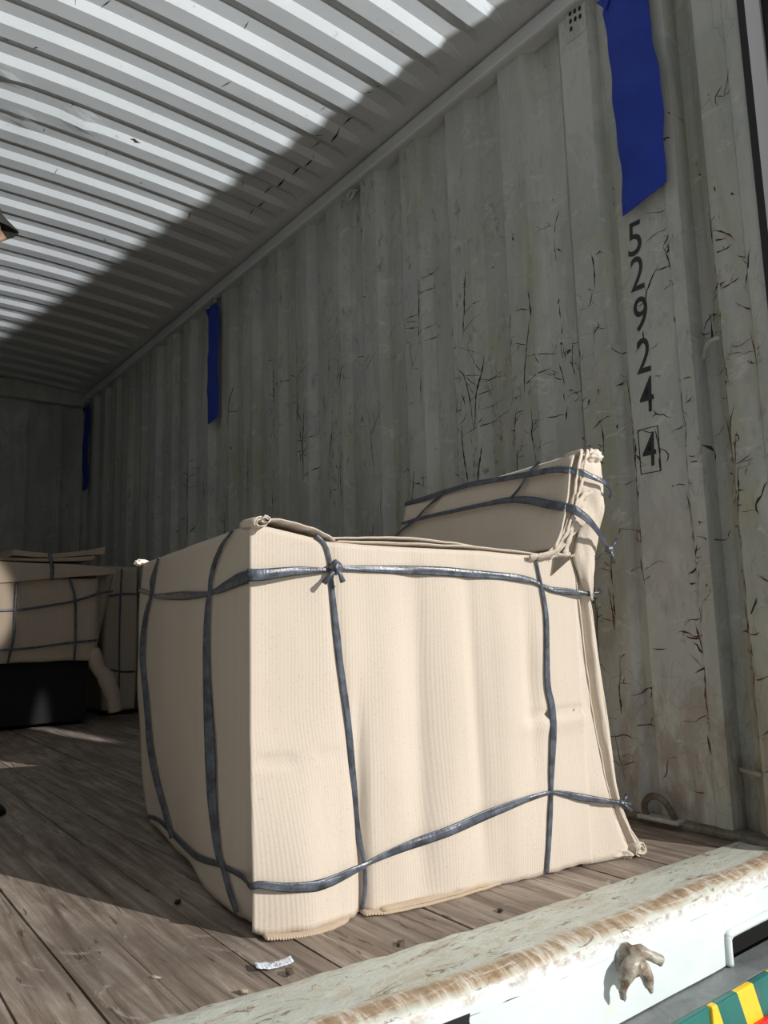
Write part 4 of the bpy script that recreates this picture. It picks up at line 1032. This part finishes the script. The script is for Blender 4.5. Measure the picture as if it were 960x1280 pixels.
def brim(a, b):
    th = (a-0.5)*PI*0.9; L = 0.098+b*0.045*math.cos(th)
    return (0.118+L*math.cos(th)*1.06, (0.083+b*0.006)*math.sin(th), 1.772-0.030*b-0.016*abs(math.sin(th))*b)
grid(bm, 16, 7, brim); solid(bm, 0.004)
obj('cap', bm, M_cap, wk, True)
for (fx, fy) in ((0.163, 0.31), (-0.05, -0.11)):
    bm = bmesh.new()
    def shoe(a, b):
        x_ = -0.08+0.28*b; th = 2*PI*a; wv = 0.045*math.sqrt(max(0.02, 1-((b-0.55)/0.56)**2)); hh = lerp_tab([(0, 0.10), (0.35, 0.09), (0.6, 0.06), (0.9, 0.045), (1, 0.02)], b)
        return (fx+x_, fy+wv*math.cos(th), max(0.002, hh*0.5+hh*0.55*math.sin(th)))
    rws = grid(bm, 18, 16, shoe, 0, True); bm.faces.new(rws[0][::-1]); bm.faces.new(rws[-1]); obj('shoe', bm, M_dark, wk, True)
for sy in (-1, 1):
    dx = -0.13
    hv = [(0.10, sy*0.24, 0.95), (0.13, sy*0.24, 0.90), (0.15, sy*0.24, 0.86)]; he = [(0, 1), (1, 2)]; hr = [0.026, (0.018, 0.034), (0.014, 0.036)]
    for k in range(4):
        b0 = len(hv); yy = sy*0.24+(k-1.5)*0.018; L = (0.062, 0.074, 0.070, 0.056)[k]
        hv += [(0.16, yy, 0.845), (0.165, yy, 0.845-L*0.5), (0.15, yy, 0.845-L)]; he += [(2, b0), (b0, b0+1), (b0+1, b0+2)]; hr += [0.009, 0.008, 0.007]
    b0 = len(hv); hv += [(0.165, sy*0.21, 0.885), (0.185, sy*0.20, 0.855)]; he += [(1, b0), (b0, b0+1)]; hr += [0.010, 0.008]
    hv = [(a+dx, b, c) for a, b, c in hv]
    skin_fig('hand', hv, he, hr, M_skin, wk, 0, 1)

# ------------------------------------------------------------------ litter on the boards
def scrap(name, label, cat, loc, sx, sy, rz, mat, curl=0.006, seed=0):
    bm = bmesh.new()
    grid(bm, 10, 6, lambda a, b: ((a-0.5)*sx, (b-0.5)*sy+0.004*nz(a*3, seed, 0, 2), 0.0035+curl*abs(2*a-1)**2+0.002*nz(a*4, b*3, seed, 2)))
    solid(bm, 0.0008)
    o = obj(name, bm, mat, None, True); o.location = loc; o.rotation_euler = (0, 0, rz); return tag(o, label, cat)
mp_ = Mat('printed_white_paper', 0.6); mp_.color(mp_.mix(mp_.ramp(mp_.noise(mp_.mp(320, 110, 50), 1.0, 3, 0.6), (0.50, 0), (0.56, 1)), (0.85, 0.87, 0.90), (0.35, 0.42, 0.55)))
scrap('paper_scrap', 'crumpled white printed paper scrap on the sunlit boards in front of the armchair', 'paper', (0.668, 1.213, 0.0), 0.062, 0.026, -0.30, mp_.m, 0.005, 1)
M_chip = rusty('pale_wood_chip', (0.30, 0.22, 0.14), (0.50, 0.42, 0.33), 0.8)
def chip(label, loc, s_, seed, mat=M_chip, name='wood_chip', cat='debris', group=None):
    bm = bmesh.new(); bmesh.ops.create_icosphere(bm, subdivisions=2, radius=1)
    for v in bm.verts:
        d = v.co.normalized(); q = 1+0.5*nz(d.x+seed, d.y, d.z, 1.8); v.co = Vector((d.x*s_[0], d.y*s_[1], max(-0.9, d.z)*s_[2]))*q
    zmin = min(v.co.z for v in bm.verts)
    for v in bm.verts: v.co.z -= zmin
    o = obj(name, bm, mat); o.location = loc; o.rotation_euler = (0, 0, seed); return tag(o, label, cat, group)
chip('dark bark-like wood piece just below the paper scrap', (0.672, 1.168, 0.001), (0.011, 0.007, 0.004), 1.3, rusty('dark_chip', (0.05, 0.035, 0.025), (0.13, 0.09, 0.06)))
chip('small pale chip near the sill, left of the paper scrap', (0.585, 1.160, 0.001), (0.009, 0.005, 0.003), 2.1)
chip('dark sliver at the plank end below the strap crease of the large armchair', (0.880, 1.140, 0.001), (0.013, 0.006, 0.004), 0.7, rusty('dark_sliver', (0.04, 0.03, 0.022), (0.10, 0.07, 0.05)))
chip('small dark pebble alone on the shaded boards left of the large armchair', (0.66, 1.60, 0.001), (0.008, 0.006, 0.004), 3.9, M_crack, 'pebble')
chip('tiny dark clod on the board between the armchair foot and the sill', (1.12, 1.135, 0.001), (0.008, 0.005, 0.003), 4.4, M_crack, 'pebble')
chip('tiny pale splinter on the sunlit boards at the lower left', (0.50, 1.30, 0.001), (0.010, 0.004, 0.002), 5.2)
